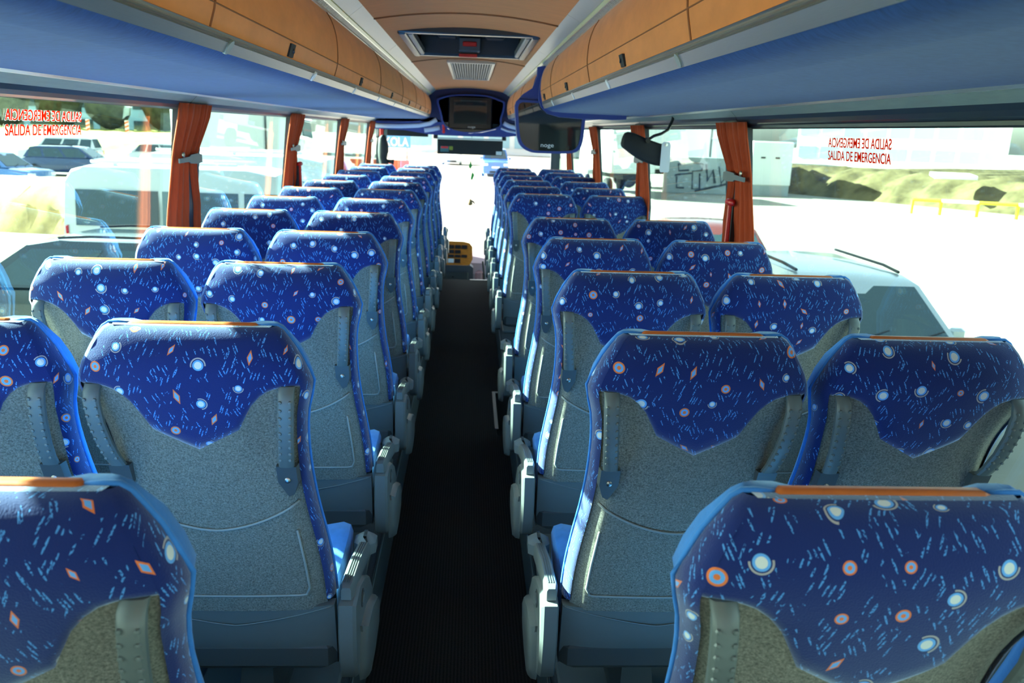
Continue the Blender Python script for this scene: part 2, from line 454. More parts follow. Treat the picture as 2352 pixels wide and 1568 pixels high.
# side walls with pillars, windows with panes, cornices
winno = 0
for s in (-1, 1):
    side = 'left' if s < 0 else 'right'
    wl = struct('wall_' + side, 'grey coach side wall below the windows')
    X = lambda a, b: (min(a * s, b * s), max(a * s, b * s))
    a, b = X(1.25, 1.31)
    if s < 0:
        MB().box(a, b, YB, YF, -.55, ZSILL).build('wall_panel', M['wallgrey'], wl)
    else:
        MB().box(a, b, YB, SW0, -.55, ZSILL).build('wall_panel', M['wallgrey'], wl)
        MB().box(a, b, SW1, YF, -.55, ZSILL).build('wall_panel', M['wallgrey'], wl)
    q = [(wx(ZTOP), ZTOP), (wx(ZTOP) + .06, ZTOP), (1.22, 2.42), (1.16, 2.42)]
    MB().prism([(x * s, z) for x, z in q], 'y', YB, YF).build('upper_wall', M['blind'], wl)  # closes the shell above the windows, added against light leaks
    MB().box(*X(1.19, 1.26), YB, YF, ZSILL - .02, ZSILL + .012, .006).build('window_sill', M['pillar'], wl)
    ps = PILLAR[s]
    for c in ps:
        q = [(1.215, ZSILL), (1.26, ZSILL), (1.26, 1.32), (wx(ZTOP) + .012, ZTOP), (wx(ZTOP) - .033, ZTOP), (1.215, 1.32)]
        MB().prism([(x * s, z) for x, z in q], 'y', c - .085, c + .15).build('pillar', M['pillar'], wl)
    # cornice above the glass: sloping satin panels in lengths, then a dark blind housing
    zc = 1.914 if s > 0 else 1.899
    edges = [YB] + ps + [YF - .9]
    for y0, y1 in zip(edges, edges[1:]):
        q = [(1.129, zc - .002), (1.158, zc - .031), (1.185, zc - .02), (1.150, zc + .02)]
        MB().prism([(x * s, z) for x, z in q], 'y', y0 + .003, y1 - .003).build('cornice_panel', M['cornice'], wl)
        q = [(1.157, zc - .0305), (1.163, zc - .044), (1.176, zc - .056), (1.192, zc - .062), (1.215, zc - .062), (1.215, zc - .02), (1.186, zc - .0205)]
        MB().prism([(x * s, z) for x, z in q], 'y', y0 + .003, y1 - .003).build('blind_housing', M['blind'], wl)
        q = [(1.193, ZTOP + .012), (1.205, ZTOP - .004), (1.225, ZTOP - .004), (1.225, ZTOP + .02)]
        MB().prism([(x * s, z) for x, z in q], 'y', y0 + .003, y1 - .003).build('window_gasket', M['blackm'], wl)
    q = [(1.10, zc + .003), (1.112, zc - .006), (1.128, zc - .006), (1.130, zc + .012)]
    MB().prism([(x * s, z) for x, z in q], 'y', YB, 10.2).build('bright_moulding', M['chrome'], wl)
    # panes
    edges = [YB] + ps + [YF]
    for i, (y0, y1) in enumerate(zip(edges, edges[1:])):
        winno += 1
        wd = struct('window_%d' % winno, 'large green-tinted side window of the coach')
        q = [(1.272, ZSILL), (1.278, ZSILL), (1.278, 1.32), (wx(ZTOP) + .034, ZTOP + .03), (wx(ZTOP) + .028, ZTOP + .03), (1.272, 1.32)]
        ya = y0 + (.0 if i == 0 else .03); yb = y1 - (.0 if i == len(edges) - 2 else -.03)
        MB().prism([(x * s, z) for x, z in q], 'y', ya, yb).build('pane', M['sideglass'], wd)
        wd['bay'] = i
        if i == 1: lett = wd
    # emergency exit lettering on the second pane, once mirrored and once to be read
    def text_mesh(name, body, size, m_, parent, mw, extrude=.0004, bold=0.0):
        cu = bpy.data.curves.new(name, 'FONT'); cu.body = body; cu.size = size; cu.extrude = extrude; cu.offset = bold
        t = bpy.data.objects.new(name, cu); col.objects.link(t)
        dg = bpy.context.evaluated_depsgraph_get()
        me = bpy.data.meshes.new_from_object(t.evaluated_get(dg))
        bpy.data.objects.remove(t); bpy.data.curves.remove(cu)
        me.materials.clear(); me.materials.append(m_)
        xs = [v.co.x for v in me.vertices]; w0, w1 = min(xs), max(xs)
        ys = [v.co.y for v in me.vertices]
        for v in me.vertices: v.co.x = (v.co.x - (w0 + w1) / 2) / (w1 - w0); v.co.y = v.co.y / max(ys)
        o = bpy.data.objects.new(name, me); col.objects.link(o); o.parent = parent
        me.transform(mw)
        return o
    yc = 2.60 if s < 0 else 2.58
    wid = .452 if s < 0 else .43
    for zc_, flip in ((1.777, -1), (1.736, 1)):
        # local text axes: x along the reading direction, y up
        dirx = Vector((0, 1 if s < 0 else -1, 0)) * flip
        lean = Vector((-s * .105, 0, 1)).normalized()
        px = wx(zc_) + .0255
        for nm, mt, k, e in ((('lettering_outline', M['whitefilm'], .004, .0),) if s < 0 else ()) + (('emergency_lettering', M['redtext'], .001, -.0008),):
            nrm = Vector((-s, 0, -.105))
            org = Vector((s * px, yc, zc_)) + Vector((-s, 0, 0)) * (-e)
            mw = Matrix(((0, 0, s, org.x), (dirx.y * wid, 0, 0, org.y), (0, .03, 0, org.z), (0, 0, 0, 1)))
            mw = Matrix(((0, lean.x * .03, -s, org.x), (dirx.y * wid, 0, 0, org.y), (0, lean.z * .03, 0, org.z), (0, 0, 0, 1)))
            text_mesh(nm, 'SALIDA DE EMERGENCIA', 1, mt, lett, mw, .0004, .030 if k > .002 else .014)

# door in the stairwell, right wall
dr = struct('door_1', 'lower panel of the middle passenger door')
MB().box(1.262, 1.30, SW0, SW1, -.62, ZSILL).build('door_panel', M['dash'], dr)
# rear wall behind the camera; its unseen window is made large to let more light in
wr = struct('wall_rear', 'rear wall of the coach')
MB().box(-1.30, 1.30, YB - .06, YB, -.1, 1.2).box(-1.30, 1.30, YB - .06, YB, 1.95, 2.42).box(-1.30, -1.0, YB - .06, YB, 1.2, 1.95).box(1.0, 1.3, YB - .06, YB, 1.2, 1.95).build('rear_panel', M['wallgrey'], wr)
winno += 1
wd = struct('window_%d' % winno, 'unseen rear window of the coach, made large for more light')
MB().box(-1.0, 1.0, YB - .03, YB - .024, 1.2, 1.95).build('pane', M['screenglass'], wd)

# ceiling
ce = struct('ceiling', 'tan arched ceiling lining between two silver light channels')
MB().box(-1.32, 1.32, YB - .06, YF + .1, 2.42, 2.48).build('roof_skin', M['blind'], ce)  # outer box added above the racks to block light
YC = 10.75
def zc_arc(x): return 2.258 + .038 * (1 - (x / .41) ** 2)
HX0, HX1, HY0, HY1 = -.335, .355, 4.5, 5.8
def ceil_panel(x0, x1, y0, y1):
    n = 12; pts = [(x0 + (x1 - x0) * i / n, zc_arc(x0 + (x1 - x0) * i / n)) for i in range(n + 1)]
    ring = pts + [(x, z + .02) for x, z in pts[::-1]]
    return MB().prism(ring, 'y', y0, y1).build('ceiling_panel', M['ceil'], ce, 'auto')
ceil_panel(-.41, .41, YB, 1.55); ceil_panel(-.41, .41, 1.556, 3.92)
ceil_panel(-.41, .41, 3.926, HY0)
ceil_panel(-.41, HX0, HY0, HY1); ceil_panel(HX1, .41, HY0, HY1)
ceil_panel(-.41, .41, HY1, 6.3); ceil_panel(-.41, .41, 6.306, YC)
for yy in (1.553, 3.923, 6.303):
    MB().tube([(-.41 + .82 * i / 12, yy, zc_arc(-.41 + .82 * i / 12) - .002) for i in range(13)], .005, 6).build('ceiling_seam', M['seamwood'], ce, True)
PROF = {1: [(1.125, 1.914), (.62, 1.920), (.545, 1.925), (.512, 1.934), (.498, 1.944), (.476, 1.984), (.464, 2.045), (.463, 2.08), (.468, 2.13), (.482, 2.175), (.502, 2.209)],
        -1: [(1.125, 1.899), (.60, 1.911), (.545, 1.916), (.512, 1.925), (.498, 1.936), (.476, 1.968), (.464, 2.012), (.463, 2.06), (.468, 2.11), (.482, 2.155), (.502, 2.190)]}
LIN = {1: 2.257, -1: 2.259}
for s in (-1, 1):
    zo, zi = PROF[s][-1][1], LIN[s]
    def chan(u0, u1, up0=0.0, up1=0.0, th=.012):
        p0 = (.502 + (.41 - .502) * u0, zo + (zi - zo) * u0 + up0); p1 = (.502 + (.41 - .502) * u1, zo + (zi - zo) * u1 + up1)
        return [(p0[0] * s, p0[1]), (p1[0] * s, p1[1]), (p1[0] * s, p1[1] + th), (p0[0] * s, p0[1] + th)]
    y = YB
    while y < YC - .05:
        y1 = min(y + 1.55, YC)
        MB().prism(chan(.40, 1.0), 'y', y + .002, y1 - .002).build('light_panel', M['lightpanel'], ce)
        MB().prism(chan(.28, .385, -.004, -.004), 'y', y + .002, y1 - .002).build('lamp_lens', M['lens'], ce)
        y = y1
    MB().prism(chan(.0, .06, -.006, -.006), 'y', YB, YC).prism(chan(.235, .27, -.003, -.003), 'y', YB, YC).build('channel_rail', M['chrome'], ce)
    MB().prism(chan(.05, .26, .010, .010), 'y', YB, YC).build('air_slot', M['blackm'], ce)
    g = MB(); y = .8
    while y < YC - .1:
        g.prism(chan(.07, .235, -.001, -.001, .008), 'y', y, y + .011); y += .022
    tag(g.build('air_slot_teeth', M['lightpanel'], ce), kind='stuff')

# luggage racks
def rack(s, y0, y1, label, first_seam, slots, discs):
    t = thing('luggage_rack', label, 'luggage rack', (s * .8, (y0 + y1) / 2, 1.9))
    L = t.location
    P = PROF[s]
    def pr(pts, ya, yb): return MB().prism([(x * s - L.x, z - L.z) for x, z in pts], 'y', ya - L.y, yb - L.y)
    und = P[:5]
    pr([(x, z) for x, z in und[:2]] + [(x, z + .02) for x, z in und[:2][::-1]], y0, y1).build('underside', M['suede'], t)
    pr(und[1:] + [(x + .008, z + .02) for x, z in und[1:][::-1]], y0, y1).build('underside_edge', M['suede'], t, 'auto')
    # grooved front rail
    (xa, za), (xb, zb) = P[4], P[5]
    rail = []
    steps = [(0, -.004), (.62, -.004), (.66, .0), (.72, -.003), (.78, .001), (.84, -.002), (.90, .002), (1.0, .0)]
    nx, nz = (zb - za), -(xb - xa)
    ln = math.hypot(nx, nz); nx, nz = nx / ln, nz / ln
    if nx > 0: nx, nz = -nx, -nz
    for u, d in steps:
        rail.append((xa + (xb - xa) * u - nx * d, za + (zb - za) * u - nz * d))
    rail = [(x + nx * .004, z + nz * .004) for x, z in rail]
    pr(rail + [(x + .012, z + .004) for x, z in rail[::-1]], y0, y1).build('front_rail', M['alu'], t)
    # tan front panels
    seams = [y0]; y = first_seam
    while y < y1 - .2:
        if y > y0 + .05: seams.append(y)
        y += 1.495
    seams.append(y1)
    face = P[5:]
    fine = [(smooth_interp(z, [(q[1], q[0]) for q in face]), z) for z in [face[0][1] + (face[-1][1] - face[0][1]) * i / 14 for i in range(15)]]
    for a, b in zip(seams, seams[1:]):
        pr(fine + [(x + .014, z) for x, z in fine[::-1]], a + .002, b - .002).build('front_panel', M['wood'], t, 'auto')
        if a > y0: MB().tube([(s * (x - .001) - L.x, a - L.y, z - L.z) for x, z in fine], .0028, 5).build('panel_seam', M['seamwood'], t)
    cx, czz = P[6]
    MB().tube([(s * (cx - .0005) - L.x, y0 - L.y, czz - L.z), (s * (cx - .0005) - L.x, y1 - L.y, czz - L.z)], .0018, 5).build('crease', M['seamwood'], t)
    for y in slots:
        if y0 + .1 < y < y1 - .1:
            la = pr([(P[5][0] - .006, P[5][1] + .002), (P[5][0] - .016, P[5][1] + .036), (P[5][0] + .01, P[5][1] + .036), (P[5][0] + .012, P[5][1] + .002)], y - .028, y + .028).build('latch_slot', M['blackm'], t)
            mm = MB().cyl((s * (P[5][0] - .014) - L.x, y + .012 - L.y, P[5][1] + .02 - L.z), (s * (P[5][0] + .004) - L.x, y + .012 - L.y, P[5][1] + .02 - L.z), .007, n=8)
            mm.build('latch', M['black'], la)
    mx, mz = (xa * .62 + xb * .38), (za * .62 + zb * .38)
    for y in discs:
        if y0 + .05 < y < y1 - .05:
            p = Vector((s * (mx + nx * .008) - L.x, y - L.y, mz + nz * .008 - L.z)); nn = Vector((s * nx, 0, nz))
            MB().cyl(p - nn * .004, p + nn * .0022, .0175, .0165, 18).build('number_disc', M['whitepaint'] if y > 2.6 else M['cornice'], t)
    # end caps
    full = P + [(1.16, P[-1][1])]
    for ya, yb in ((y0 - .02, y0), (y1, y1 + .02)):
        pr([(x, z) for x, z in full], ya, yb).build('end_cap', M['bluetrim'], t)
    return t
rack(-1, YB + .02, 10.55, 'tan and blue luggage rack over the driver\'s-side seats', .22, [2.43 + 1.49 * i - 1.49 for i in range(8)], [1.87 + .97 * i - .97 for i in range(10)])
RING = 5.5
rack(1, YB + .02, RING - .05, 'long tan and blue luggage rack behind the hanging monitor', .275, [1.04, 2.53, 4.0, 5.2], [1.9 + .97 * i - .97 for i in range(6)])
rack(1, 6.15, 10.55, 'short tan and blue luggage rack ahead of the hanging monitor', 7.6, [6.9, 8.4, 9.7], [6.6 + .97 * i for i in range(5)])

# roof hatch
h = thing('roof_hatch', 'dark grey roof hatch with a red emergency handle', 'hatch', ((HX0 + HX1) / 2, (HY0 + HY1) / 2, 2.26))
Lh = h.location
def hb(x0, x1, y0, y1, z0, z1, c=.006): return MB().box(x0 - Lh.x, x1 - Lh.x, y0 - Lh.y, y1 - Lh.y, z0 - Lh.z, z1 - Lh.z, c)
for q in ((HX0 - .02, HX1 + .02, HY0 - .03, HY0 + .03, 2.262, 2.30), (HX0 - .02, HX1 + .02, HY1 - .03, HY1 + .03, 2.262, 2.30), (HX0 - .02, HX0 + .02, HY0, HY1, 2.255, 2.29), (HX1 - .02, HX1 + .02, HY0, HY1, 2.255, 2.29)):
    hb(*q).build('frame', M['blind'], h)
for xx in (HX0 + .02, HX1 - .05):
    hb(xx, xx + .03, HY0 + .1, HY1 - .04, 2.265, 2.31).build('side_rail', M['plastic'], h)
hb(HX0 + .02, HX1 - .02, HY0 + .03, HY1 - .03, 2.385, 2.40).build('lid', M['blackm'], h)
hb(HX0 + .02, HX1 - .02, HY1 - .05, HY1 - .03, 2.27, 2.39).build('inner_wall', M['blind'], h)
for xx in (-.19, .11):
    hb(xx, xx + .12, HY1 - .35, HY1 - .2, 2.35, 2.385, .01).build('grip', M['black'], h)
hh = hb(-.06, .08, HY1 - .16, HY1 - .05, 2.285, 2.37).build('handle_housing', M['plastic_dark'], h)
hb(-.035, .055, HY1 - .165, HY1 - .155, 2.315, 2.345).build('handle', M['red'], hh)
hb(-.06, .06, HY1 - .10, HY1 - .06, 2.255, 2.275, .003).build('red_label', M['red'], h)
# air vent
v = thing('air_vent', 'grey slatted air vent in the tan ceiling', 'vent', (.02, 7.5, 2.285))
MB().box(-.18, .18, -1.05, -1.0, -.012, .01, .003).box(-.18, .18, 1.0, 1.05, -.012, .01, .003).box(-.18, -.155, -1.0, 1.0, -.012, .01, .003).box(.155, .18, -1.0, 1.0, -.012, .01, .003).build('frame', M['alu'], v)
MB().box(-.155, .155, -1.0, 1.0, .004, .010).build('backing', M['blackm'], v)
for i in range(16):
    x = -.147 + i * .0196
    MB().box(x - .0055, x + .0055, -1.0, 1.0, -.008, .004).build('slat', M['trimgrey'], v)

# ------------------------------------------------------------------ coach seats
# local frame: x = 0 seat centre, y = 0 rear face of the head, z = 0 seat platform; profile heights are above the aisle floor
ZT = 1.395
REAR = [(.40, .285), (.52, .255), (.66, .212), (.80, .170), (.90, .136), (1.00, .100), (1.10, .062), (1.20, .026), (1.28, .006), (1.325, .002), (1.352, .009), (1.374, .020), (1.388, .034), (1.395, .050)]
HALF = [(.40, .230), (.52, .236), (.66, .237), (.75, .235), (.85, .226), (.95, .214), (1.04, .208), (1.14, .209), (1.21, .217), (1.26, .230), (1.28, .232), (1.31, .223), (1.345, .206), (1.372, .190), (1.388, .178), (1.395, .166)]
SIDE = [(.40, .075), (.66, .080), (1.0, .084), (1.28, .080), (1.345, .068), (1.372, .050), (1.388, .034), (1.395, .018)]
yR = lambda z: smooth_interp(z, REAR)
hw = lambda z: smooth_interp(z, HALF)
sd = lambda z: interp(z, SIDE)
ZB = [(0, 1.128), (.098, 1.180), (.106, 1.205), (.116, 1.230), (.130, 1.252), (.148, 1.267), (.170, 1.276), (.220, 1.277)]
def zbound(x):
    return interp(abs(x), ZB)
def hw_(z): return hw(min(z, ZT))
RF = .93                                     # the rear face spans this share of the half width
def rear_pt(fr, z, push=0.0):
    """point on the rear face; fr in -1..1"""
    x = fr * RF * hw(z)
    low = min(1.0, max(0.0, (1.27 - z) / .08)); ks = min(1.0, sd(z) / .075); y = yR(z) + ks * (.010 * fr * fr + .014 * fr ** 4 * (1 - low)) + (.012 + .15 * low) * max(0, abs(fr) - .83)
    # hand-hold scoops beside the straps
    for s in (-1, 1):
        dx, dz = (x - s * .150) / .050, (z - 1.165) / .085
        e = dx * dx + dz * dz
        if e < 4: y += .020 * math.exp(-e * 1.1)
    return (x, y + push, z - PLAT)
FR = [-1, -.965, -.93, -.88, -.82, -.76, -.70, -.63, -.56, -.50, -.44, -.36, -.24, -.12, 0, .12, .24, .36, .44, .50, .56, .63, .70, .76, .82, .88, .93, .965, 1]
def make_cover():
    m = MB(); m.uv = []
    rows = 15
    ztops = [0] * len(FR)
    def colz(f):
        zb = zbound(f * .212)
        zs_ = [zb + (1.345 - zb) * (i / (rows - 4)) for i in range(rows - 3)]
        return zs_ + [1.372, 1.388, 1.395]
    n = len(FR)
    for i in range(rows):
        for f in FR:
            z = colz(f)[i]
            p = rear_pt(f, z, -.004 if i else .004)
            m.v.append(p); m.uv.append((p[0], z + (.02 if z > 1.39 else 0)))
    for i in range(rows - 1):
        for j in range(n - 1):
            a = i * n + j; m.f.append((a, a + 1, a + n + 1, a + n))
    # lower lip turned in at the boundary
    b0 = len(m.v)
    for f in FR:
        z = zbound(f * .212); p = rear_pt(f, z - .001, .012); m.v.append(p); m.uv.append((p[0], z))
    for j in range(n - 1): m.f.append((b0 + j, b0 + j + 1, j + 1, j))
    # sides: corner columns from the hip to the top
    zz = [.665 + (1.345 - .665) * i / 30 for i in range(31)] + [1.36, 1.372, 1.388, 1.395]
    for s in (-1, 1):
        b = len(m.v); k = 6
        for z in zz:
            h_, y0, d = hw(z), yR(z), sd(z)
            e = rear_pt(s, z, -.004)
            ye, yd = e[1], y0 + d
            cs = [e, (s * h_ * .962, ye + (yd - ye) * .10, z - PLAT), (s * h_ * .985, ye + (yd - ye) * .30, z - PLAT), (s * h_ * .998, ye + (yd - ye) * .58, z - PLAT), (s * (h_ + .001), ye + (yd - ye) * .82, z - PLAT), (s * (h_ - .001), yd, z - PLAT)]
            u = 0; prev = None
            for c in cs:
                if prev: u += math.hypot(c[0] - prev[0], c[1] - prev[1])
                prev = c
                m.v.append(c); m.uv.append((e[0] + s * u, z))
        for i in range(len(zz) - 1):
            for j in range(k - 1):
                a = b + i * k + j; m.f.append((a, a + 1, a + k + 1, a + k))
    # top roll
    b = len(m.v); q = [f for f in FR]
    for i, (y, z) in enumerate(((.050, 1.395), (.060, 1.3955), (.070, 1.393))):
        for f in q:
            x = f * RF * hw(1.395) * (1.0 + .02 * i); m.v.append((x, y + .003 * f * f - (.004 if i == 0 else 0), z - PLAT)); m.uv.append((x, 1.415 + y))
    for i in range(2):
        for j in range(n - 1):
            a = b + i * n + j; m.f.append((a, a + 1, a + n + 1, a + n))
    return m
def make_panel():
    m = MB(); rows = 24; n = len(FR)
    for i in range(rows):
        for f in FR:
            zb = zbound(f * .212) + .006
            z = .648 + (zb - .648) * i / (rows - 1)
            m.v.append(rear_pt(f, z, .003))
    for i in range(rows - 1):
        for j in range(n - 1):
            a = i * n + j; m.f.append((a, a + 1, a + n + 1, a + n))
    return m
def make_front():
    """plain velvet face: bolsters and hollow centre, seen as a lip beyond the piping"""
    m = MB()
    zz = [.60 + (1.345 - .60) * i / 22 for i in range(23)] + [1.372, 1.388, 1.395]
    fr = [-1, -.97, -.9, -.75, -.55, -.3, 0, .3, .55, .75, .9, .97, 1]
    for z in zz:
        h_, y0, d = hw(z), yR(z), sd(z)
        top = max(0, (z - 1.33) / .065)
        dep = .052 * (1 - top) + .012 * top
        for f in fr:
            a = abs(f)
            bulge = dep * (0 if a == 1 else (.55 if a > .95 else (1.0 if a > .7 else (.78 if a > .5 else .6))))
            puff = max(0.0, min(1.0, (z - 1.20) / .12)) * (1.0 if .7 < a < .98 else 0.0)   # padded shoulders stand up beside the headrest band
            m.v.append((f * (h_ - .002) * (1.004 if .95 < a < 1 else 1) * (1 + .022 * puff), y0 + d + bulge + .006 * puff, z - PLAT + .005 * puff))
    n = len(fr)
    for f in fr: m.v.append((f * hw(1.395) * .98, .066, 1.394 - PLAT))       # closes onto the cover's top roll
    for i in range(len(zz)):
        for j in range(n - 1):
            a = i * n + j; m.f.append((a, a + 1, a + n + 1, a + n))
    return m
def make_piping():
    zz = [.67 + (1.345 - .67) * i / 20 for i in range(21)] + [1.372, 1.388, 1.396]
    p = [(-(hw(z) + .001), yR(z) + sd(z), z - PLAT) for z in zz]
    p += [(-.150, .068, 1.396 - PLAT), (-.128, .070, 1.393 - PLAT)]
    return MB().tube(p, .0042, 6).tube([(-a, b, c) for a, b, c in p], .0042, 6)
def on_rear(x, z, push):
    f = x / (RF * hw(z)); p = rear_pt(max(-1, min(1, f)), z, push); return (x, p[1], p[2])

def make_seat(aisle):
    """aisle: +1 aisle on the +x side, -1 on the -x side, 0 window seat"""
    t = bpy.data.objects.new('coach_seat', None); col.objects.link(t); t.empty_display_size = .1
    make_panel().build('back_panel', M['felt'], t, True)
    bp = t.children[0] if t.children else None
    c = make_cover().build('back_cover', M['fabric'], t, True)
    c['label'] = 'navy velvet cover printed with dots, diamonds and streaks'
    make_front().build('backrest_cushion', M['velvet'], t, True)
    make_piping().build('piping', M['velvet'], t, True)
    # orange headrest band over the top of the front
    m = MB()
    rg = []
    for x in (-.128, -.120, -.06, 0, .06, .120, .128):
        k = .000 if abs(x) > .121 else .004
        rg.append([(x, .056, 1.393 - PLAT), (x, .062, 1.396 + k - PLAT), (x, .078, 1.394 + k - PLAT), (x, .100, 1.378 - PLAT), (x, .122, 1.335 - PLAT), (x, .128, 1.22 - PLAT), (x, .10, 1.22 - PLAT), (x, .06, 1.37 - PLAT)])
    m.loft(rg).build('headrest_band', M['orange'], t, True)
    # seams pressed into the felt
    m = MB().tube([on_rear(x, .905 + 1.75 * x * x + .12 * abs(x) ** 1.2, -.0005) for x in [-.185 + .37 * i / 22 for i in range(23)]], .0032, 5)
    m.build('seam', M['seam'], t, True)
    pk = [(-.175, .90), (-.183, .80), (-.188, .72), (-.180, .703), (-.165, .70)] + [(-.1 + .05 * i, .70) for i in range(5)] + [(.165, .70), (.180, .703), (.188, .72), (.183, .80), (.175, .90)]
    MB().tube([on_rear(x, z, .0) for x, z in pk], .0032, 5).build('pocket_seam', M['seam'], t, True)
    # grab straps
    for s in (-1, 1):
        path = []
        for z, px, out in ((1.280, .190, .012), (1.268, .190, -.004), (1.245, .190, -.014), (1.20, .187, -.020), (1.15, .182, -.020), (1.11, .177, -.014), (1.088, .174, -.006)):
            y = yR(z) + .009 + out
            path.append((px, y, z))
        m = MB(); rings = []
        for px, y, z in path:
            a = .0158
            rings.append([(s * px + dx, y + dy, z - PLAT) for dx, dy in ((-a, .006), (-a, -.002), (-a * .75, -.007), (0, -.009), (a * .75, -.007), (a, -.002), (a, .006), (0, .009))])
        m.loft(rings)
        for i in range(9):
            z = 1.252 - i * .0175
            y = smooth_interp(z, [(q[2], q[1]) for q in path[::-1]]); px = interp(z, [(q[2], q[0]) for q in path[::-1]])
            for dx in (-.010, .010):
                m.lathe([(.0042, .001), (.0032, -.0028), (.0, -.0036)], (s * px + dx, y - .0065, z - PLAT), 'y', 6)
        st = m.build('grab_strap', M['rubber'], t, 'auto')
        z0, z1 = 1.085, 1.025
        br = MB(); y0 = yR(1.06) - .002
        out = [(-.021, 1.088), (.021, 1.088), (.021, 1.045), (s * .010, 1.012), (s * -.002, 1.005), (-.021, 1.045)]
        out = sorted(out, key=lambda q: math.atan2(q[1] - 1.055, q[0]))
        a = [(s * .173 + x, yR(z) + .000, z - PLAT) for x, z in out]; b = [(s * .173 + x * 1.1, yR(z) + .022, z - PLAT) for x, z in out]
        br.loft([a, b])
        bk = br.build('strap_bracket', M['plastic_dark'], st)
        MB().lathe([(.0065, .004), (.0065, -.003), (.003, -.005), (0, -.005)], (s * .173, yR(1.052), 1.052 - PLAT), 'y', 10).build('rivet', M['screw'], st, 'auto')
    # moulded lower panel with an arched foot
    m = MB(); n = 18
    top, bot = [], []
    for i in range(n + 1):
        x = -.239 + .478 * i / n; a = abs(x) / .239
        zb_ = .445 + .040 * (1 - a ** 4)
        top.append((x, .655 - .006 * (1 - a * a)))
        bot.append((x, zb_))
    R_ = []
    for k in range(7):
        u = k / 6
        ring = []
        for (x, zt), (_, zb_) in zip(top, bot):
            z = zt + (zb_ - zt) * u
            ring.append((x * (1 - .02 * u), yR(z) + .010 + .016 * (x / .246) ** 4 + .05 * max(0, u - .7) ** 1.5, z - PLAT))
        R_.append(ring)
    back = [[(x, y + .03, z) for x, y, z in r] for r in R_]
    m.loft([R_[i] + back[i][::-1] for i in range(7)])
    lp = m.build('lower_panel', M['plastic'], t, 'auto')
    MB().tube([(x, yR(.62) + .008 + .016 * (x / .246) ** 4 + (.0) - (.610 + .3 * x * x * 2.2 - .62) * .3, .598 + .055 * (abs(x) / .24) ** 1.3 - PLAT) for x in [-.235 + .47 * i / 24 for i in range(25)]], .0022, 5).build('panel_crease', M['plastic'], lp, True)
    MB().box(-.235, .235, .27, .70, .44 - PLAT, .53 - PLAT, .02).build('seat_pan', M['plastic_dark'], t)
    # seat cushion, quilted edge
    rg = []
    for y, k, zt in ((.30, .90, .60), (.315, .98, .645), (.34, 1.0, .662), (.45, 1.0, .655), (.58, 1.0, .664), (.66, .99, .665), (.70, .95, .645), (.715, .90, .60), (.70, .86, .55)):
        hwid = .230 * k; ring = []
        for x in (-1, -.97, -.88, -.6, -.3, 0, .3, .6, .88, .97, 1):
            a = abs(x); ring.append((x * hwid, y, zt - (.03 if a == 1 else (.008 if a > .95 else (.0 if a > .8 else .012))) - PLAT))
        ring += [(.97 * hwid, y, .53 - PLAT), (-.97 * hwid, y, .53 - PLAT)]
        rg.append(ring)
    MB().loft(rg).build('seat_cushion', M['velvet'], t, 'auto')
    # pedestal leg
    MB().loft([[(-.06, .36, 0), (.06, .36, 0), (.06, .60, 0), (-.06, .60, 0)], [(-.05, .38, .05), (.05, .38, .05), (.05, .58, .05), (-.05, .58, .05)], [(-.035, .42, .24), (.035, .42, .24), (.035, .54, .24), (-.035, .54, .24)]]).build('leg', M['plastic_dark'], t)
    MB().box(-.2, .2, .30, .68, .0, .022, .006).build('foot_rail', M['plastic'], t)
    if aisle:
        s = aisle
        # side shield: swelling moulding beside the hip
        prof = [(.215, .665), (.30, .672), (.40, .640), (.50, .585), (.575, .50), (.585, .44), (.53, .415), (.40, .405), (.29, .418), (.245, .445), (.222, .50), (.212, .58)]
        rg = []
        for x, k in ((.250, .96), (.254, 1.0), (.286, 1.0), (.294, .95)):
            cy, cz = .36, .53
            rg.append([(s * x, cy + (y - cy) * k, cz + (z - cz) * k - PLAT) for y, z in prof])
        sh = MB().loft(rg).build('side_shield', M['plastic'], t, 'auto')
        fl_ = [(.30, .555), (.42, .545), (.545, .50), (.60, .445), (.575, .395), (.47, .368), (.36, .368), (.30, .395), (.275, .45)]
        rg = []
        for x, k in ((.290, 1.0), (.304, .97), (.312, .90)):
            rg.append([(s * x, .44 + (y - .44) * k, .45 + (z - .45) * k - PLAT) for y, z in fl_])
        MB().loft(rg).build('shield_flange', M['plastic'], sh, 'auto')
        MB().prism([(y, z - PLAT) for y, z in ((.285, .565), (.36, .525), (.385, .45), (.37, .41), (.335, .47))], 'x', s * .290, s * .300).build('shield_rib', M['plastic'], sh)
        em = MB().lathe([(.024, 0), (.024, s * .004), (.019, s * .0045), (.018, s * .003), (0.0, s * .003)], (s * .2925, .335, .615 - PLAT), 'x', 18).build('emblem', M['plastic_dark'], sh, 'auto')
        MB().tube([(s * .297, .335 + y, .615 + z - PLAT) for y, z in ((-.010, -.008), (-.004, .010), (.002, -.002), (.008, .010), (.011, -.006))], .0018, 5).build('emblem_mark', M['plastic'], em)
        # armrest folded down along the cushion
        y0, z0, y1, z1 = .235, .685, .60, .615
        arm = MB(); rg = []
        for u in (0, .06, .5, .94, 1.0):
            y, z = y0 + (y1 - y0) * u, z0 + (z1 - z0) * u + .012 * math.sin(math.pi * u)
            a, b = (.017, .022) if 0 < u < 1 else (.012, .016)
            rg.append([(s * (.268 + dx), y, z + dz - PLAT) for dx, dz in ((-a, -b), (a, -b), (a, b * .6), (a * .7, b), (-a * .7, b), (-a, b * .6))])
        ar = arm.loft(rg).build('armrest', M['plastic'], t, 'auto')
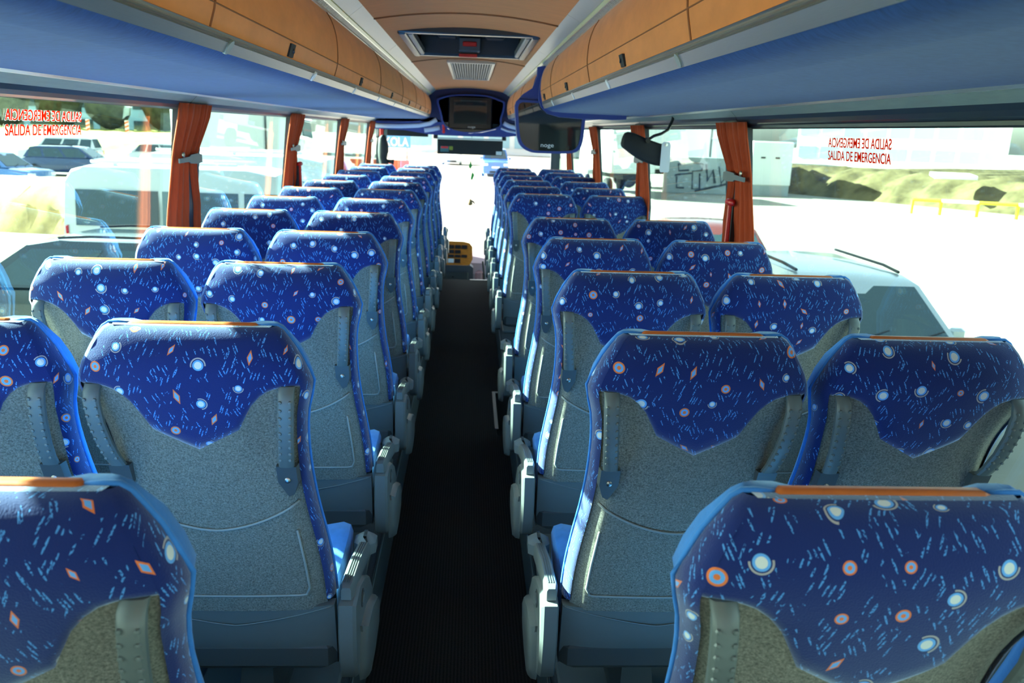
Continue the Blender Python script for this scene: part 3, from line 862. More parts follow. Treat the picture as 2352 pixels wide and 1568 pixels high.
        for dx in (-.006, .0, .006):
            MB().tube([(s * (.268 + dx), y0 + (y1 - y0) * u, z0 + (z1 - z0) * u + .012 * math.sin(math.pi * u) + .0222 - PLAT) for u in (.06, .5, .94)], .0016, 5).build('groove', M['plastic_dark'], ar)
        MB().box(min(s * .238, s * .30), max(s * .238, s * .30), .575, .655, .585 - PLAT, .652 - PLAT, .018).build('armrest_end', M['plastic'], ar, 'auto')
        MB().prism([(y, z - PLAT) for y, z in ((.26, .66), (.58, .60), (.585, .57), (.50, .545), (.30, .62))], 'x', s * .262, s * .276).build('armrest_web', M['plastic_dark'], ar)
        bu = MB().box(s * .225 - .012, s * .225 + .012, .268, .288, .60 - PLAT, .675 - PLAT, .004).build('belt_buckle', M['black'], t)
        MB().box(s * .225 - .011, s * .225 + .011, .266, .290, .675 - PLAT, .690 - PLAT, .003).build('buckle_button', M['red'], bu)
    return t

protoA, protoB, protoW = make_seat(1), make_seat(-1), make_seat(0)
used = set()
ORD = ['', 'first', 'second', 'third', 'fourth', 'fifth', 'sixth', 'seventh', 'eighth', 'ninth', 'tenth', 'eleventh', 'twelfth']
Y0, PITCH_ROW = .808, .7777
def place(proto, x, row, label, jy=0.0, jz=0.0):
    o = proto if proto.name not in used else copy_tree(proto)
    used.add(proto.name)
    o.location = (x, Y0 + PITCH_ROW * row + jy, PLAT)
    tag(o, label, 'seat', 'blue patterned coach seats')
    return o
for row in range(12):
    n = 12 - row
    place(protoA, -.520, row, 'blue patterned aisle seat, driver\'s side, %s row back from the windscreen' % ORD[n])
    place(protoW, -1.006, row, 'blue patterned window seat, driver\'s side, %s row back from the windscreen' % ORD[n])
for row in (0, 1, 2, 3, 4, 6, 7, 8, 9, 10, 11):
    if row < 5: where = 'door side, %s row behind the stairwell gap' % ORD[5 - row]
    else: where = 'door side, %s row ahead of the stairwell gap' % ORD[row - 5]
    place(protoB, .520, row, 'blue patterned aisle seat, ' + where)
    place(protoW, 1.005, row, 'blue patterned window seat, ' + where)

# ------------------------------------------------------------------ curtains, hammers, hook
def curtain(s, c, label):
    t = thing('curtain', label, 'curtain', (s * 1.17, c, 1.0), group='curtains at the window pillars')
    xin = lambda z: min(1.203, wx(z) - .042) - 1.17
    def sheet(tops, ties, lows, folds, amp):
        rows = []
        for i in range(17):
            u = i / 16; z = 1.862 - (1.862 - 1.0) * u
            if z > 1.62: k = (1.862 - z) / (1.862 - 1.62); k = k * k * (3 - 2 * k); a, b = [p + (q - p) * k for p, q in zip(tops, ties)]
            else: k = (1.62 - z) / .62; a, b = [p + (q - p) * min(1, k * 3) for p, q in zip(ties, lows)]
            n = 28; fr, bk = [], []
            for j in range(n + 1):
                v = j / n; y = a + (b - a) * v
                x = xin(z) + amp * (math.sin(v * folds * 6.283) + .35 * math.sin(v * folds * 2.3 * 6.283 + 1)) * (1 if abs(b - a) > .08 else .6)
                fr.append((s * x, y, z - 1.0)); bk.append((s * (x + .007), y, z - 1.0))
            rows.append(fr + bk[::-1])
        return MB().loft(rows)
    sheet((-.14, .10), (-.20, -.04), (-.23, .00), 3, .009).build('curtain_panel', M['curtain'], t, True)
    sheet((.105, .25), (.0, .07), (.10, .165), 3, .009).build('curtain_panel', M['curtain'], t, True)
    x0 = xin(1.635) - .024
    tb = MB().prism([(-.205, .64), (-.08, .645), (-.06, .652), (.03, .656), (.085, .65), (.085, .618), (.03, .612), (-.06, .616), (-.08, .624), (-.205, .622)], 'x', s * x0, s * (x0 + .006)).build('tieback', M['trimgrey'], t)
    MB().lathe([(.011, 0), (.011, -s * .005), (.005, -s * .007), (0, -s * .007)], (s * x0, -.165, .655), 'x', 12).build('button', M['screw'], tb, 'auto')
    return t
for s in (-1, 1):
    for i, c in enumerate(PILLAR[s]):
        if s < 0 and i == 0: continue
        n = {0: 'the rearmost', 1: 'the second', 2: 'the third', 3: 'the fourth', 4: 'the front'}[i]
        curtain(s, c, 'orange-red tied-back curtain at %s pillar on the %s side' % (n, 'driver\'s' if s < 0 else 'door'))
def hammer(s, y, z, label):
    t = thing('emergency_hammer', label, 'hammer', (s * 1.185, y, z))
    MB().box(-.016, .016, -.012, .012, -.10, .10, .006).build('holder', M['black'], t)
    k = -s * .018
    MB().tube([(k, 0, -.16), (k, 0, .09)], [.013, .011], 8).build('handle', M['red'], t)
    MB().tube([(k, -.045, .105), (k, -.03, .105), (k, .03, .105), (k, .045, .105)], [.004, .016, .016, .004], 8).build('head', M['red'], t, 'auto')
    return t
hammer(1, PILLAR[1][1] - .01, 1.42, 'red emergency hammer on the pillar beside the graffiti view')
hammer(-1, PILLAR[-1][2] + .12, 1.42, 'red emergency hammer on the driver\'s-side pillar')

# ------------------------------------------------------------------ screens
def poly_scale(pts, k):
    cx = (min(p[0] for p in pts) + max(p[0] for p in pts)) / 2; cz = (min(p[1] for p in pts) + max(p[1] for p in pts)) / 2
    return [(cx + (x - cx) * k, cz + (z - cz) * k) for x, z in pts]
def dense(pts, n=4):
    out = []; N = len(pts)
    for i in range(N):
        p0, p1, p2, p3 = pts[i - 1], pts[i], pts[(i + 1) % N], pts[(i + 2) % N]
        for k in range(n):
            t_ = k / n
            out.append(tuple(.5 * (2*p1[a] + (p2[a]-p0[a])*t_ + (2*p0[a]-5*p1[a]+4*p2[a]-p3[a])*t_*t_ + (3*p1[a]-p0[a]-3*p2[a]+p3[a])*t_**3) for a in (0, 1)))
    return out
def ring_prism(outer, inner, y0, y1):
    n = len(outer); m = MB()
    r = [[(x, y0, z) for x, z in outer], [(x, y0, z) for x, z in inner], [(x, y1, z) for x, z in inner], [(x, y1, z) for x, z in outer]]
    m.loft(r + [r[0]], True, False)
    return m
def nogetext(parent, x, y, z, wid, hgt, m_):
    text_mesh('maker_lettering', 'noge', 1, m_, parent, Matrix(((wid, 0, 0, x), (0, 0, -1, y), (0, hgt, 0, z), (0, 0, 0, 1))), .0004)
YT = 10.6
out = [(-.40, 2.128), (-.353, 2.17), (-.204, 2.206), (.009, 2.219), (.223, 2.211), (.385, 2.165), (.44, 2.136), (.432, 2.038), (.403, 1.933), (.395, 1.844), (.18, 1.779), (.019, 1.758), (-.143, 1.768), (-.279, 1.816), (-.335, 1.882), (-.361, 1.995)]
t = thing('front_monitor', 'boxed monitor in a blue rimmed cabinet above the windscreen', 'monitor', (.015, YT, 1.76))
tl = t.location
o2 = dense([(x - tl.x, z - tl.z) for x, z in out], 3)
i2 = poly_scale(o2, .945)
ring_prism(o2, i2, -.02, .5).build('cabinet_rim', M['bluetrim'], t, 'auto')
MB().prism(poly_scale(o2, .95), 'y', .03, .06).build('dark_fascia', M['screen'], t)
bz = MB().box(-.27, .27, .008, .034, .045, .435, .015).build('bezel', M['bezel'], t)
MB().box(-.205, .205, .004, .010, .105, .395, .003).build('screen', M['screen'], bz)
nogetext(bz, .02, .0035, .062, .09, .018, M['alu'])
# blue and white header trim beneath it, reaching both walls
hd = struct('trim_1', 'blue header trim with pale swoosh mouldings above the windscreen')
top = [(-1.2, 1.87), (-.95, 1.862), (-.63, 1.885), (-.45, 1.94), (-.36, 1.90), (-.26, 1.80), (-.12, 1.765), (.02, 1.755), (.16, 1.77), (.36, 1.82), (.41, 1.90), (.50, 1.90), (.66, 1.865), (.95, 1.85), (1.2, 1.86)]
bot = [(1.2, 1.76), (.7, 1.755), (.45, 1.725), (0, 1.72), (-.36, 1.722), (-.5, 1.73), (-.8, 1.77), (-1.2, 1.775)]
MB().prism(top + bot, 'y', YT + .03, YT + .09).build('header_panel', M['bluetrim'], hd)
MB().box(-.60, .60, YT + .03, YT + .09, 1.88, 2.33).build('surround', mat('dark_navy_lining', srgb(24, 32, 74), .7), hd)
MB().box(-1.2, 1.2, YT + .06, YF, 1.86, 1.88).build('header_lining', M['bluetrim'], hd)
def swoosh(p, r=.028):
    MB().tube([(x, YT + .025, z) for x, z in p], .5, 8, flat=(.018, r)).build('pale_moulding', M['whitetrim'], hd, True)
swoosh([(-1.15, 1.815), (-.85, 1.815), (-.62, 1.83), (-.48, 1.86), (-.40, 1.91)])
swoosh([(-.55, 1.775), (-.45, 1.79), (-.36, 1.815)])
swoosh([(.43, 1.895), (.50, 1.862), (.62, 1.835), (.8, 1.825)])
swoosh([(.40, 1.83), (.48, 1.80), (.60, 1.782), (.75, 1.775)], .014)
rl = thing('red_keyring', 'small red charm hanging beside the boxed front monitor', 'charm', (-.31, YT - .01, 1.745))
for k in range(3):
    MB().lathe([(.019, 0), (.019, -.008), (.012, -.010), (.010, -.006), (0, -.006)], (.0, 0, .02 + k * .036), 'y', 12).build('bead', M['red'], rl, 'auto')
MB().tube([(0, .004, .0), (0, .004, .13)], .003, 5).build('cord', M['red'], rl)

# hanging monitor at the middle of the door side, with its blue bracket and the rim closing the rack end
t = thing('hanging_monitor', 'flat monitor in a blue frame hanging from the door-side rack', 'monitor', (.53, RING + .06, 1.66))
tl = t.location
def L2(pts): return [(x - tl.x, z - tl.z) for x, z in pts]
o2 = dense(L2([(.318, 1.985), (.42, 1.992), (.55, 1.992), (.68, 1.985), (.765, 1.955), (.768, 1.85), (.76, 1.74), (.73, 1.682), (.66, 1.665), (.50, 1.662), (.42, 1.667), (.36, 1.70), (.33, 1.76), (.315, 1.88)]), 3)
i2 = poly_scale(o2, .91)
ring_prism(o2, i2, -.02, .07).build('frame', M['bluetrim'], t, 'auto')
sc = MB().prism(poly_scale(o2, .93), 'y', .0, .05).build('screen', M['screen'], t)
nogetext(sc, .0, -.002, .042, .085, .017, M['whitetext'])
MB().prism(L2([(.315, 1.98), (.36, 2.03), (.42, 2.07), (.448, 2.14), (.448, 2.20), (.53, 2.215), (.56, 2.1), (.56, 1.985)]), 'y', .0, .06).build('bracket', M['bluetrim'], t)
rg = [(.512, 2.222), (.487, 2.18), (.470, 2.12), (.460, 2.05), (.462, 2.0), (.478, 1.955), (.52, 1.916), (.60, 1.897), (.75, 1.890), (.95, 1.890), (1.03, 1.895)]
inn = [(1.03, 1.93), (.95, 1.925), (.75, 1.925), (.61, 1.932), (.545, 1.948), (.515, 1.975), (.499, 2.01), (.495, 2.05), (.503, 2.11), (.518, 2.165), (.54, 2.222)]
MB().prism(L2([(x - .004, z - .004) for x, z in rg] + inn), 'y', -.085, -.021).build('rack_end_rim', M['bluetrim'], t)

# interior mirror over the stairwell, on a bent arm, with a tag hung on it
t = thing('stairwell_mirror', 'black oval mirror on a bent arm above the stairwell', 'mirror', (1.005, 4.7, 1.72))
prof = [(-.135, .045), (-.12, .085), (-.08, .09), (0, .06), (.08, .035), (.115, .03), (.13, -.01), (.125, -.07), (.09, -.088), (.02, -.075), (-.05, -.045), (-.11, -.005), (-.135, .015)]
pd = dense(prof, 2)
rg = [[(x * k, y, z * k) for x, z in pd] for y, k in ((-.025, .80), (-.018, .94), (.0, 1.0), (.03, 1.0), (.036, .97))]
MB().loft(rg).build('shell', M['blackm'], t, 'auto')
MB().prism(poly_scale(pd, .94), 'y', .035, .039).build('mirror_glass', M['chrome'], t)
MB().tube([(0, -.02, .05), (.03, -.05, .075), (.07, -.05, .088), (.11, -.03, .11), (.135, -.01, .16), (.145, .0, .20)], .008, 8).build('arm', M['black'], t, True)
MB().lathe([(.014, -.02), (.016, 0), (.014, .02)], (.0, -.03, .05), 'y', 10).build('joint', M['black'], t, 'auto')
t = thing('paper_tag', 'pale paper tag hanging on the stairwell mirror', 'tag', (1.108, 4.655, 1.60))
MB().prism([(-.02, .0), (.022, .0), (.028, .01), (.026, .15), (.018, .165), (-.012, .165), (-.024, .155), (-.026, .012)], 'y', 0, .004).build('card', M['paper'], t)
MB().lathe([(.009, 0), (.009, -.003), (.0, -.004)], (.0, 0, .15), 'y', 10).build('eyelet', M['chrome'], t)

# ------------------------------------------------------------------ cab front: windscreen, visors, dashboard, hanging trinkets
winno += 1
wd = struct('window_%d' % winno, 'wide clear windscreen at the front of the coach')
MB().box(-1.2, 1.2, YF - .004, YF + .004, -.05, 1.9).build('pane', M['screenglass'], wd)
wf = struct('wall_front', 'front end of the coach around the windscreen')
MB().box(-1.32, 1.32, YF - .03, YF + .06, 1.82, 2.42).box(-1.32, -1.19, YF - .05, YF + .05, -.6, 1.85).box(1.19, 1.32, YF - .05, YF + .05, -.6, 1.85).box(-1.3, 1.3, YF - .02, YF + .05, -.6, -.05).build('front_frame', M['pillar'], wf)
t = thing('sun_visor', 'wide black sun visor with stickers hanging in the windscreen centre', 'sun visor', (.02, 11.6, 1.47))
MB().box(-.445, .445, .0, .012, 0, .195, .004).build('blade', M['blackm'], t)
MB().tube([(-.45, .006, .208), (.45, .006, .208)], .011, 8).build('rail', M['whitepaint'], t)
for x in (-.47, .46): MB().box(x - .03, x + .03, -.01, .05, .20, .25, .006).box(x - .008, x + .008, .01, .03, .24, .39).build('bracket', M['black'], t)
MB().box(-.405, -.29, -.002, .001, .03, .105).build('sticker', M['sticker2'], t)
MB().box(-.285, -.235, -.002, .001, .055, .105).build('sticker', M['sticker'], t)
MB().box(-.395, -.30, -.004, -.001, .075, .102).build('sticker', M['red'], t)
MB().box(.355, .435, -.002, .001, .008, .055).build('sticker', M['paper'], t)
t = thing('sun_visor', 'black roller visor with a clip in front of the driver', 'sun visor', (-.875, 11.5, 1.69))
MB().box(-.34, .33, .0, .012, .0, .125, .004).build('blade', M['blackm'], t)
MB().box(-.05, .08, -.02, .02, .095, .172, .006).build('clip', M['dash'], t)
t = thing('grab_pole', 'slim grey pole beside the driver\'s window', 'pole', (-1.13, 11.2, -.45))
MB().tube([(0.04, 0, 0), (.04, 0, 1.6), (.045, 0, 2.2), (.07, 0, 2.26)], .018, 10).build('tube', M['trimgrey'], t, True)
MB().box(-.03, .02, -.02, .02, 2.12, 2.27, .008).build('red_box', M['red'], t)
t = thing('jacket', 'dark jacket hanging beside the driver\'s window', 'jacket', (-1.09, 10.95, 1.30))
MB().loft([[(math.cos(a) * rx + ox, math.sin(a) * .06, z) for a in [6.283 * j / 14 for j in range(14)]] for z, rx, ox in ((.0, .03, .0), (.04, .06, .01), (.12, .055, -.01), (.2, .07, .0), (.28, .065, .0), (.36, .05, -.01), (.40, .02, .0))]).build('cloth', M['blackm'], t, True)
MB().tube([(.04, 0, .08), (.10, 0, .07), (.135, 0, .065)], [.02, .025, .035], 8).build('sleeve', M['blackm'], t, True)
# dashboard
t = thing('dashboard', 'low grey dashboard shelf under the windscreen', 'dashboard', (.3, 11.9, -.45))
MB().prism([(-.45, 0), (.30, 0), (.30, .50), (-.05, .52), (-.35, .44), (-.45, .30)], 'x', -1.45, .85).build('shelf', M['mauve'], t)
t = thing('centre_console', 'centre console with orange wood surround and black switches', 'console', (-.14, 11.25, -.45))
tilt = .55
def onface(u, v, d=0.0):               # u across, v up the sloping face
    return (u, v * math.sin(tilt) - d * math.cos(tilt), .43 + v * math.cos(tilt) + d * math.sin(tilt) * .6)
def slab(u0, u1, v0, v1, d0, d1):
    m = MB(); m.add([onface(u, v, d) for u in (u0, u1) for v in (v0, v1) for d in (d0, d1)], [(0, 1, 3, 2), (4, 6, 7, 5), (0, 4, 5, 1), (2, 3, 7, 6), (0, 2, 6, 4), (1, 5, 7, 3)])
    return m
face = [(-.75, .0), (.12, .0), (.19, .04), (.225, .12), (.22, .30), (.18, .355), (.10, .375), (-.75, .39)]
m = MB(); m.loft([[onface(u, v, .0) for u, v in face], [onface(u, v, -.04) for u, v in face]]); m.build('wood_surround', M['walnut'], t)
fi = [(-.74, .05), (.06, .05), (.07, .14), (.15, .15), (.16, .29), (.10, .32), (-.74, .34)]
for r_, (v0, v1) in enumerate(((.055, .115), (.135, .175), (.195, .245), (.265, .32))):
    for c_ in range(4 if r_ in (1, 3) else 3):
        u0 = -.20 + c_ * .09
        slab(u0, u0 + .078, v0, v1, .012, -.01).build('switch', M['whitepaint'] if r_ == 0 and c_ < 2 else M['black'], t)
MB().prism([(-.75, 0), (.24, 0), (.235, .42), (.2, .45), (-.75, .45)], 'y', -.03, .19).build('body', M['dash'], t)
MB().box(-.25, .17, -.045, -.025, .17, .36, .008).build('drawer', M['plastic_dark'], t)
MB().lathe([(.012, 0), (.012, -.012), (0, -.014)], (-.04, -.045, .30), 'y', 10).build('lock', M['black'], t)
t = thing('guide_seat', 'folded pinkish guide seat beside the centre console', 'seat', (.17, 11.05, -.45))
MB().box(-.05, .06, -.05, .05, .0, .42, .03).build('backrest', mat('pink_fabric', srgb(176, 128, 134), .8), t)
MB().tube([(.07, -.03, .0), (.075, -.03, .35), (.05, -.03, .55)], .012, 8).build('belt', M['black'], t)
# trinkets hung in the windscreen
t = thing('pennant_string', 'two green pennants on a string in the windscreen', 'pennant', (.045, 12.05, 1.10))
MB().tube([(0, 0, .0), (0, 0, .76)], .002, 5).build('string', M['black'], t)
MB().prism([(-.04, .185), (-.015, .16), (.01, .2), (-.018, .285)], 'y', -.003, .003).build('flag', M['green'], t)
MB().prism([(-.01, .02), (.015, .0), (.045, .08), (.012, .125)], 'y', -.003, .003).build('flag', M['green'], t)
t = thing('hanging_trinket', 'small furry trinket hanging in the windscreen', 'trinket', (.037, 11.85, .76))
MB().tube([(0, 0, .09), (0, 0, .36), (0, 0, 1.10)], .0015, 5).build('string', M['black'], t)
MB().lathe([(0, .0), (.03, .01), (.035, .035), (.022, .06), (.02, .08), (0, .1)], (0, 0, 0), 'z', 10).build('body', mat('tan_fur', srgb(120, 104, 70), .9), t, True)
MB().tube([(.02, 0, .07), (.05, 0, .05), (.065, 0, .02)], [.012, .014, .006], 6).build('limb', M['blackm'], t, True)

# ------------------------------------------------------------------ outside: car park, vehicles, banks, buildings
GZ = -1.15
M['asphalt'] = mat('pale_dusty_asphalt', srgb(136, 133, 122), .9, var=.22, vscale=.35, spec=.2)
M['earth'] = mat('earth_and_dry_grass', srgb(82, 74, 50), .95, var=.55, vscale=1.1, spec=.1)
M['grass'] = mat('dry_yellow_grass', srgb(168, 166, 92), .95, var=.35, vscale=.6, spec=.1)
M['bush'] = mat('bare_brown_scrub', srgb(74, 74, 56), .95, var=.5, vscale=1.5, spec=.05)
M['carglass'] = mat('dark_car_glass', srgb(52, 72, 78), .08, spec=.7)
M['tyre'] = mat('tyre_rubber', (.012, .012, .013), .85)
M['wheel'] = mat('alloy_wheel', srgb(190, 192, 190), .3, .7)
M['silver'] = mat('silver_car_paint', srgb(178, 184, 186), .25, .35, coat=.6)
M['darkpaint'] = mat('dark_green_grey_car_paint', srgb(44, 58, 62), .22, .2, coat=.8)
M['redpaint'] = mat('dark_red_car_paint', srgb(110, 44, 38), .25, .1, coat=.8)
M['bluepaint'] = mat('blue_car_paint', srgb(66, 112, 176), .25, .2, coat=.8)
M['navypaint'] = mat('navy_car_paint', srgb(46, 66, 104), .25, .2, coat=.8)
M['vanwhite'] = mat('white_van_paint', srgb(204, 208, 208), .35, coat=.4)
M['concrete'] = mat('grey_concrete', srgb(150, 158, 156), .85, var=.12, vscale=1.2)
M['lampred'] = mat('red_tail_lamp', srgb(180, 24, 22), .25)
M['lampclear'] = mat('clear_lamp', srgb(225, 228, 228), .12)
M['bluewall'] = mat('pale_blue_cladding', srgb(150, 186, 196), .6)
M['whitewall'] = mat('white_render_wall', srgb(222, 222, 216), .8, var=.05, vscale=.5)
M['signblue'] = mat('sky_blue_sign', srgb(90, 160, 215), .6)
M['graff'] = mat('dark_graffiti_paint', srgb(52, 60, 60), .7)
M['coral'] = mat('coral_barrier', srgb(224, 96, 62), .6)

gd = MB()
gn = 60
gd.add([(-260, -120, GZ), (260, -120, GZ), (260, 400, GZ), (-260, 400, GZ)], [(0, 1, 2, 3)])
gd.prism([(-260, -120), (260, -120), (260, 400), (-260, 400)], 'z', GZ - .3, GZ - .05)
tag(gd.build('ground', M['asphalt']), 'pale sunlit car park around the coach', None, None, 'structure')

def wheel_at(p, x, y, z, r, w_):
    tw = MB().lathe([(r * .62, -w_ / 2), (r * .95, -w_ / 2), (r, -w_ * .35), (r, w_ * .35), (r * .95, w_ / 2), (r * .62, w_ / 2)], (x, y, z), 'y', 20).build('tyre', M['tyre'], p, 'auto')
    m = MB()
    sgn = 1 if y > 0 else -1
    m.lathe([(r * .62, -w_ * .48), (r * .62, w_ * .48), (r * .57, w_ * .5), (r * .56, w_ * .3), (.0, w_ * .3)] if sgn > 0 else [(0, -w_ * .3), (r * .56, -w_ * .3), (r * .57, -w_ * .5), (r * .62, -w_ * .48), (r * .62, w_ * .48)], (x, y, z), 'y', 20)
    for k in range(14):
        a = 6.283 * k / 14; ca_, sa_ = math.cos(a), math.sin(a)
        m.tube([(x + ca_ * r * .1, y + sgn * w_ * .42, z + sa_ * r * .1), (x + ca_ * r * .58, y + sgn * w_ * .45, z + sa_ * r * .58)], r * .045, 4)
    m.build('rim', M['wheel'], tw)
def car(name, label, loc, rz, paint, L=4.25, W=1.74, H=1.46, kind='hatch'):
    """local +x = forwards; loc on the ground"""
    t = thing(name, label, 'car', loc, rz, 'parked cars around the coach')
    hl = L / 2; belt = .62 * H; hood = .60 * H
    F, Bk = hl, -hl
    st = [(F, .30, .52 * H, .80), (F - .06, .22, .55 * H, .90), (F - .35, .18, .57 * H, .97), (F - .95, .18, hood * 1.02, 1.0), (F - 1.25, .18, belt, 1.0), (0, .18, belt, 1.0), (Bk + .7, .18, belt * 1.02, 1.0), (Bk + .2, .2, belt * 1.0, .96), (Bk + .04, .26, belt * .94, .90), (Bk, .34, belt * .8, .82)]
    rg = []
    for x, zb, zt, k in st:
        h_ = W / 2 * k; mz = zb + (zt - zb) * .55
        rg.append([(x, -h_ * .92, zb), (x, -h_, zb + .12), (x, -h_, mz), (x, -h_ * .95, zt - .03), (x, -h_ * .80, zt), (x, 0, zt + .025), (x, h_ * .80, zt), (x, h_ * .95, zt - .03), (x, h_, mz), (x, h_, zb + .12), (x, h_ * .92, zb)])
    bd = MB().loft(rg).build('body', paint, t, 'auto')
    # cabin: side profile belt -> roof, narrowing upwards
    if kind == 'estate': prof = [(F - 1.05, belt), (F - 1.75, H - .06), (F - 2.1, H), (Bk + .75, H - .01), (Bk + .42, H - .07), (Bk + .12, belt)]
    elif kind == 'suv': prof = [(F - 1.1, belt), (F - 1.6, H - .05), (F - 1.9, H), (Bk + .6, H), (Bk + .3, H - .07), (Bk + .08, belt)]
    else: prof = [(F - .95, belt), (F - 1.65, H - .06), (F - 2.05, H), (Bk + 1.1, H - .03), (Bk + .75, H - .10), (Bk + .18, belt)]
    def hwid(z): return W / 2 * (.93 - .20 * (z - belt) / (H - belt))
    rg = [[(x, -hwid(z), z) for x, z in prof], [(x, -hwid(z) * .9, z + (.012 if z > belt else 0)) for x, z in prof], [(x, 0, z + (.03 if z > belt else 0)) for x, z in prof], [(x, hwid(z) * .9, z + (.012 if z > belt else 0)) for x, z in prof], [(x, hwid(z), z) for x, z in prof]]
    cb = MB().loft(rg).build('cabin', paint, t, 'auto')
    def pane(nm, q, par=cb):
        # a window slab standing 8 mm proud of the cabin skin
        q = [Vector(p) for p in q]; nn = (q[1] - q[0]).cross(q[2] - q[0]).normalized()
        cen = sum(q, Vector()) / len(q)
        if nn.dot(cen - Vector((0, 0, .6))) < 0: nn = -nn
        MB().loft([[p - nn * .01 for p in q], [p + nn * .010 for p in q]]).build(nm, M['carglass'], par)
    ws = [prof[0], prof[1]]
    def lerp(a, b, k): return (a[0] + (b[0] - a[0]) * k, a[1] + (b[1] - a[1]) * k)
    a, b = lerp(prof[0], prof[1], .08), lerp(prof[0], prof[1], .95)
    pane('windscreen', [(a[0], -hwid(a[1]) * .90, a[1] + .01), (a[0], hwid(a[1]) * .90, a[1] + .01), (b[0], hwid(b[1]) * .88, b[1] + .012), (b[0], -hwid(b[1]) * .88, b[1] + .012)])
    a, b = lerp(prof[5], prof[4], .12), lerp(prof[5], prof[4], .95)
    pane('rear_window', [(a[0], -hwid(a[1]) * .85, a[1]), (a[0], hwid(a[1]) * .85, a[1]), (b[0], hwid(b[1]) * .84, b[1] + .012), (b[0], -hwid(b[1]) * .84, b[1] + .012)])
    zt, zb = H - .10, belt + .03
    xa, xb = prof[0][0] - .22, prof[5][0] + .25
    xta, xtb = prof[1][0] - .06, prof[4][0] - .02
    cuts = [0, .36, .40, .72, .76, 1.0]
    for sgn in (-1, 1):
        for k0, k1 in ((0, .37), (.41, .73), (.77, 1.0)):
            p = [(xa + (xb - xa) * k0, zb), (xa + (xb - xa) * k1, zb), (xta + (xtb - xta) * k1, zt), (xta + (xtb - xta) * k0, zt)]
            pane('side_window', [(x, sgn * hwid(z), z) for x, z in p])
    for sgn in (-1, 1):
        for x in (F - .82, Bk + .72): wheel_at(t, x, sgn * (W / 2 - .10), .31, .31, .20)
        MB().box(F - .14, F + .005, sgn * W * .36 - .16, sgn * W * .36 + .16, .40 * H, .50 * H, .02).build('headlamp', M['lampclear'], t)
        MB().box(Bk - .005, Bk + .10, sgn * W * .37 - .11, sgn * W * .37 + .11, .42 * H, .56 * H, .02).build('tail_lamp', M['lampred'], t)
        yy = sgn * (W / 2 + .05)
        MB().box(F - 1.42, F - 1.30, yy - .09, yy + .09, belt, belt + .13, .03).build('wing_mirror', paint, t)
        if kind == 'estate': MB().tube([(prof[2][0], sgn * hwid(H) * .93, H + .03), (prof[2][0] - .4, sgn * hwid(H) * .95, H + .055), (prof[3][0], sgn * hwid(H) * .95, H + .05)], .018, 6).build('roof_rail', M['blackm'], t)
    MB().box(F - .02, F + .012, -.40, .40, .27, .40, .01).build('grille', M['blackm'], t)
    MB().box(F + .0, F + .02, -.26, .26, .40 * H - .14, .40 * H - .03, .004).build('number_plate', M['whitepaint'], t)
    for sgn in (-.35, .25):
        MB().tube([(prof[0][0] + .02, sgn, belt + .035), (prof[0][0] - .14, sgn + .45, belt + .12)], .01, 5).build('wiper', M['blackm'], t)
    return t
def van(label, loc, rz, L=5.0, W=1.9, H=2.17):
    t = thing('van', label, 'van', loc, rz, 'white vans parked beyond the coach')
    F, Bk = L / 2, -L / 2
    prof = [(Bk, .35), (Bk, 1.0), (Bk + .06, H - .22), (Bk + .16, H - .06), (Bk + .35, H), (F - 2.0, H), (F - 1.55, H - .08), (F - .95, 1.20), (F - .25, 1.0), (F - .03, .80), (F, .35), (F - .2, .25), (Bk + .2, .25)]
    def sec(z): return W / 2 * (1.0 if z < 1.15 else 1 - .12 * (z - 1.15) / (H - 1.15))
    rg = [[(x, y * sec(z), z + b) for x, z in prof] for y, b in ((-1, -.03), (-.97, .0), (-.5, .02), (.5, .02), (.97, .0), (1, -.03))]
    b = MB().loft(rg).build('body', M['vanwhite'], t, 'auto')
    for sgn in (-1, 1):
        for x0, x1 in ((Bk + .22, Bk + 1.55), (Bk + 1.62, F - 2.15), (F - 2.05, F - 1.35)):
            z0, z1 = 1.22, 1.80
            q = [(x0, z0), (x1 + (.18 if x1 > F - 1.5 else 0), z0), (x1 - (.16 if x1 > F - 1.5 else 0), z1), (x0, z1)]
            MB().loft([[(x, sgn * (sec(z) - .01), z) for x, z in q], [(x, sgn * (sec(z) + .008), z) for x, z in q]]).build('side_window', M['carglass'], b)
        MB().loft([[(Bk - .01, sgn * .83, .85), (Bk + .09, sgn * .955, .85), (Bk + .09, sgn * .945, 1.22), (Bk - .01, sgn * .82, 1.22)], [(Bk - .014, sgn * .86, .86), (Bk + .05, sgn * .965, .86), (Bk + .05, sgn * .955, 1.2), (Bk - .014, sgn * .85, 1.2)]]).build('tail_lamp', M['lampred'], t)
        for x in (F - .9, Bk + .9): wheel_at(t, x, sgn * (W / 2 - .12), .33, .33, .22)
        MB().box(Bk + .4, F - 2.2, sgn * .62 - .03, sgn * .62 + .03, H + .05, H + .10, .01).build('roof_bar', M['vanwhite'], t)
        for x in (Bk + .8, Bk + 2.0):
            MB().box(x - .03, x + .03, sgn * .62 - .03, sgn * .62 + .03, H - .01, H + .06).build('bar_foot', M['vanwhite'], t)
    MB().box(Bk - .012, Bk + .03, -.72, .72, 1.25, 1.85, .01).build('rear_window', M['carglass'], t)
    return t
van('white minibus with side windows parked nearest the driver\'s side', (-4.15, 14.95, GZ), 0)
van('white van parked behind the nearest white minibus', (-4.2, 18.6, GZ), 0, 5.4, 1.95, 2.28)
car('estate_car', 'dark estate car with multi-spoke wheels below the driver\'s-side windows', (-4.85, 11.0, GZ), R(180), M['darkpaint'], 4.5, 1.76, 1.47, 'estate')
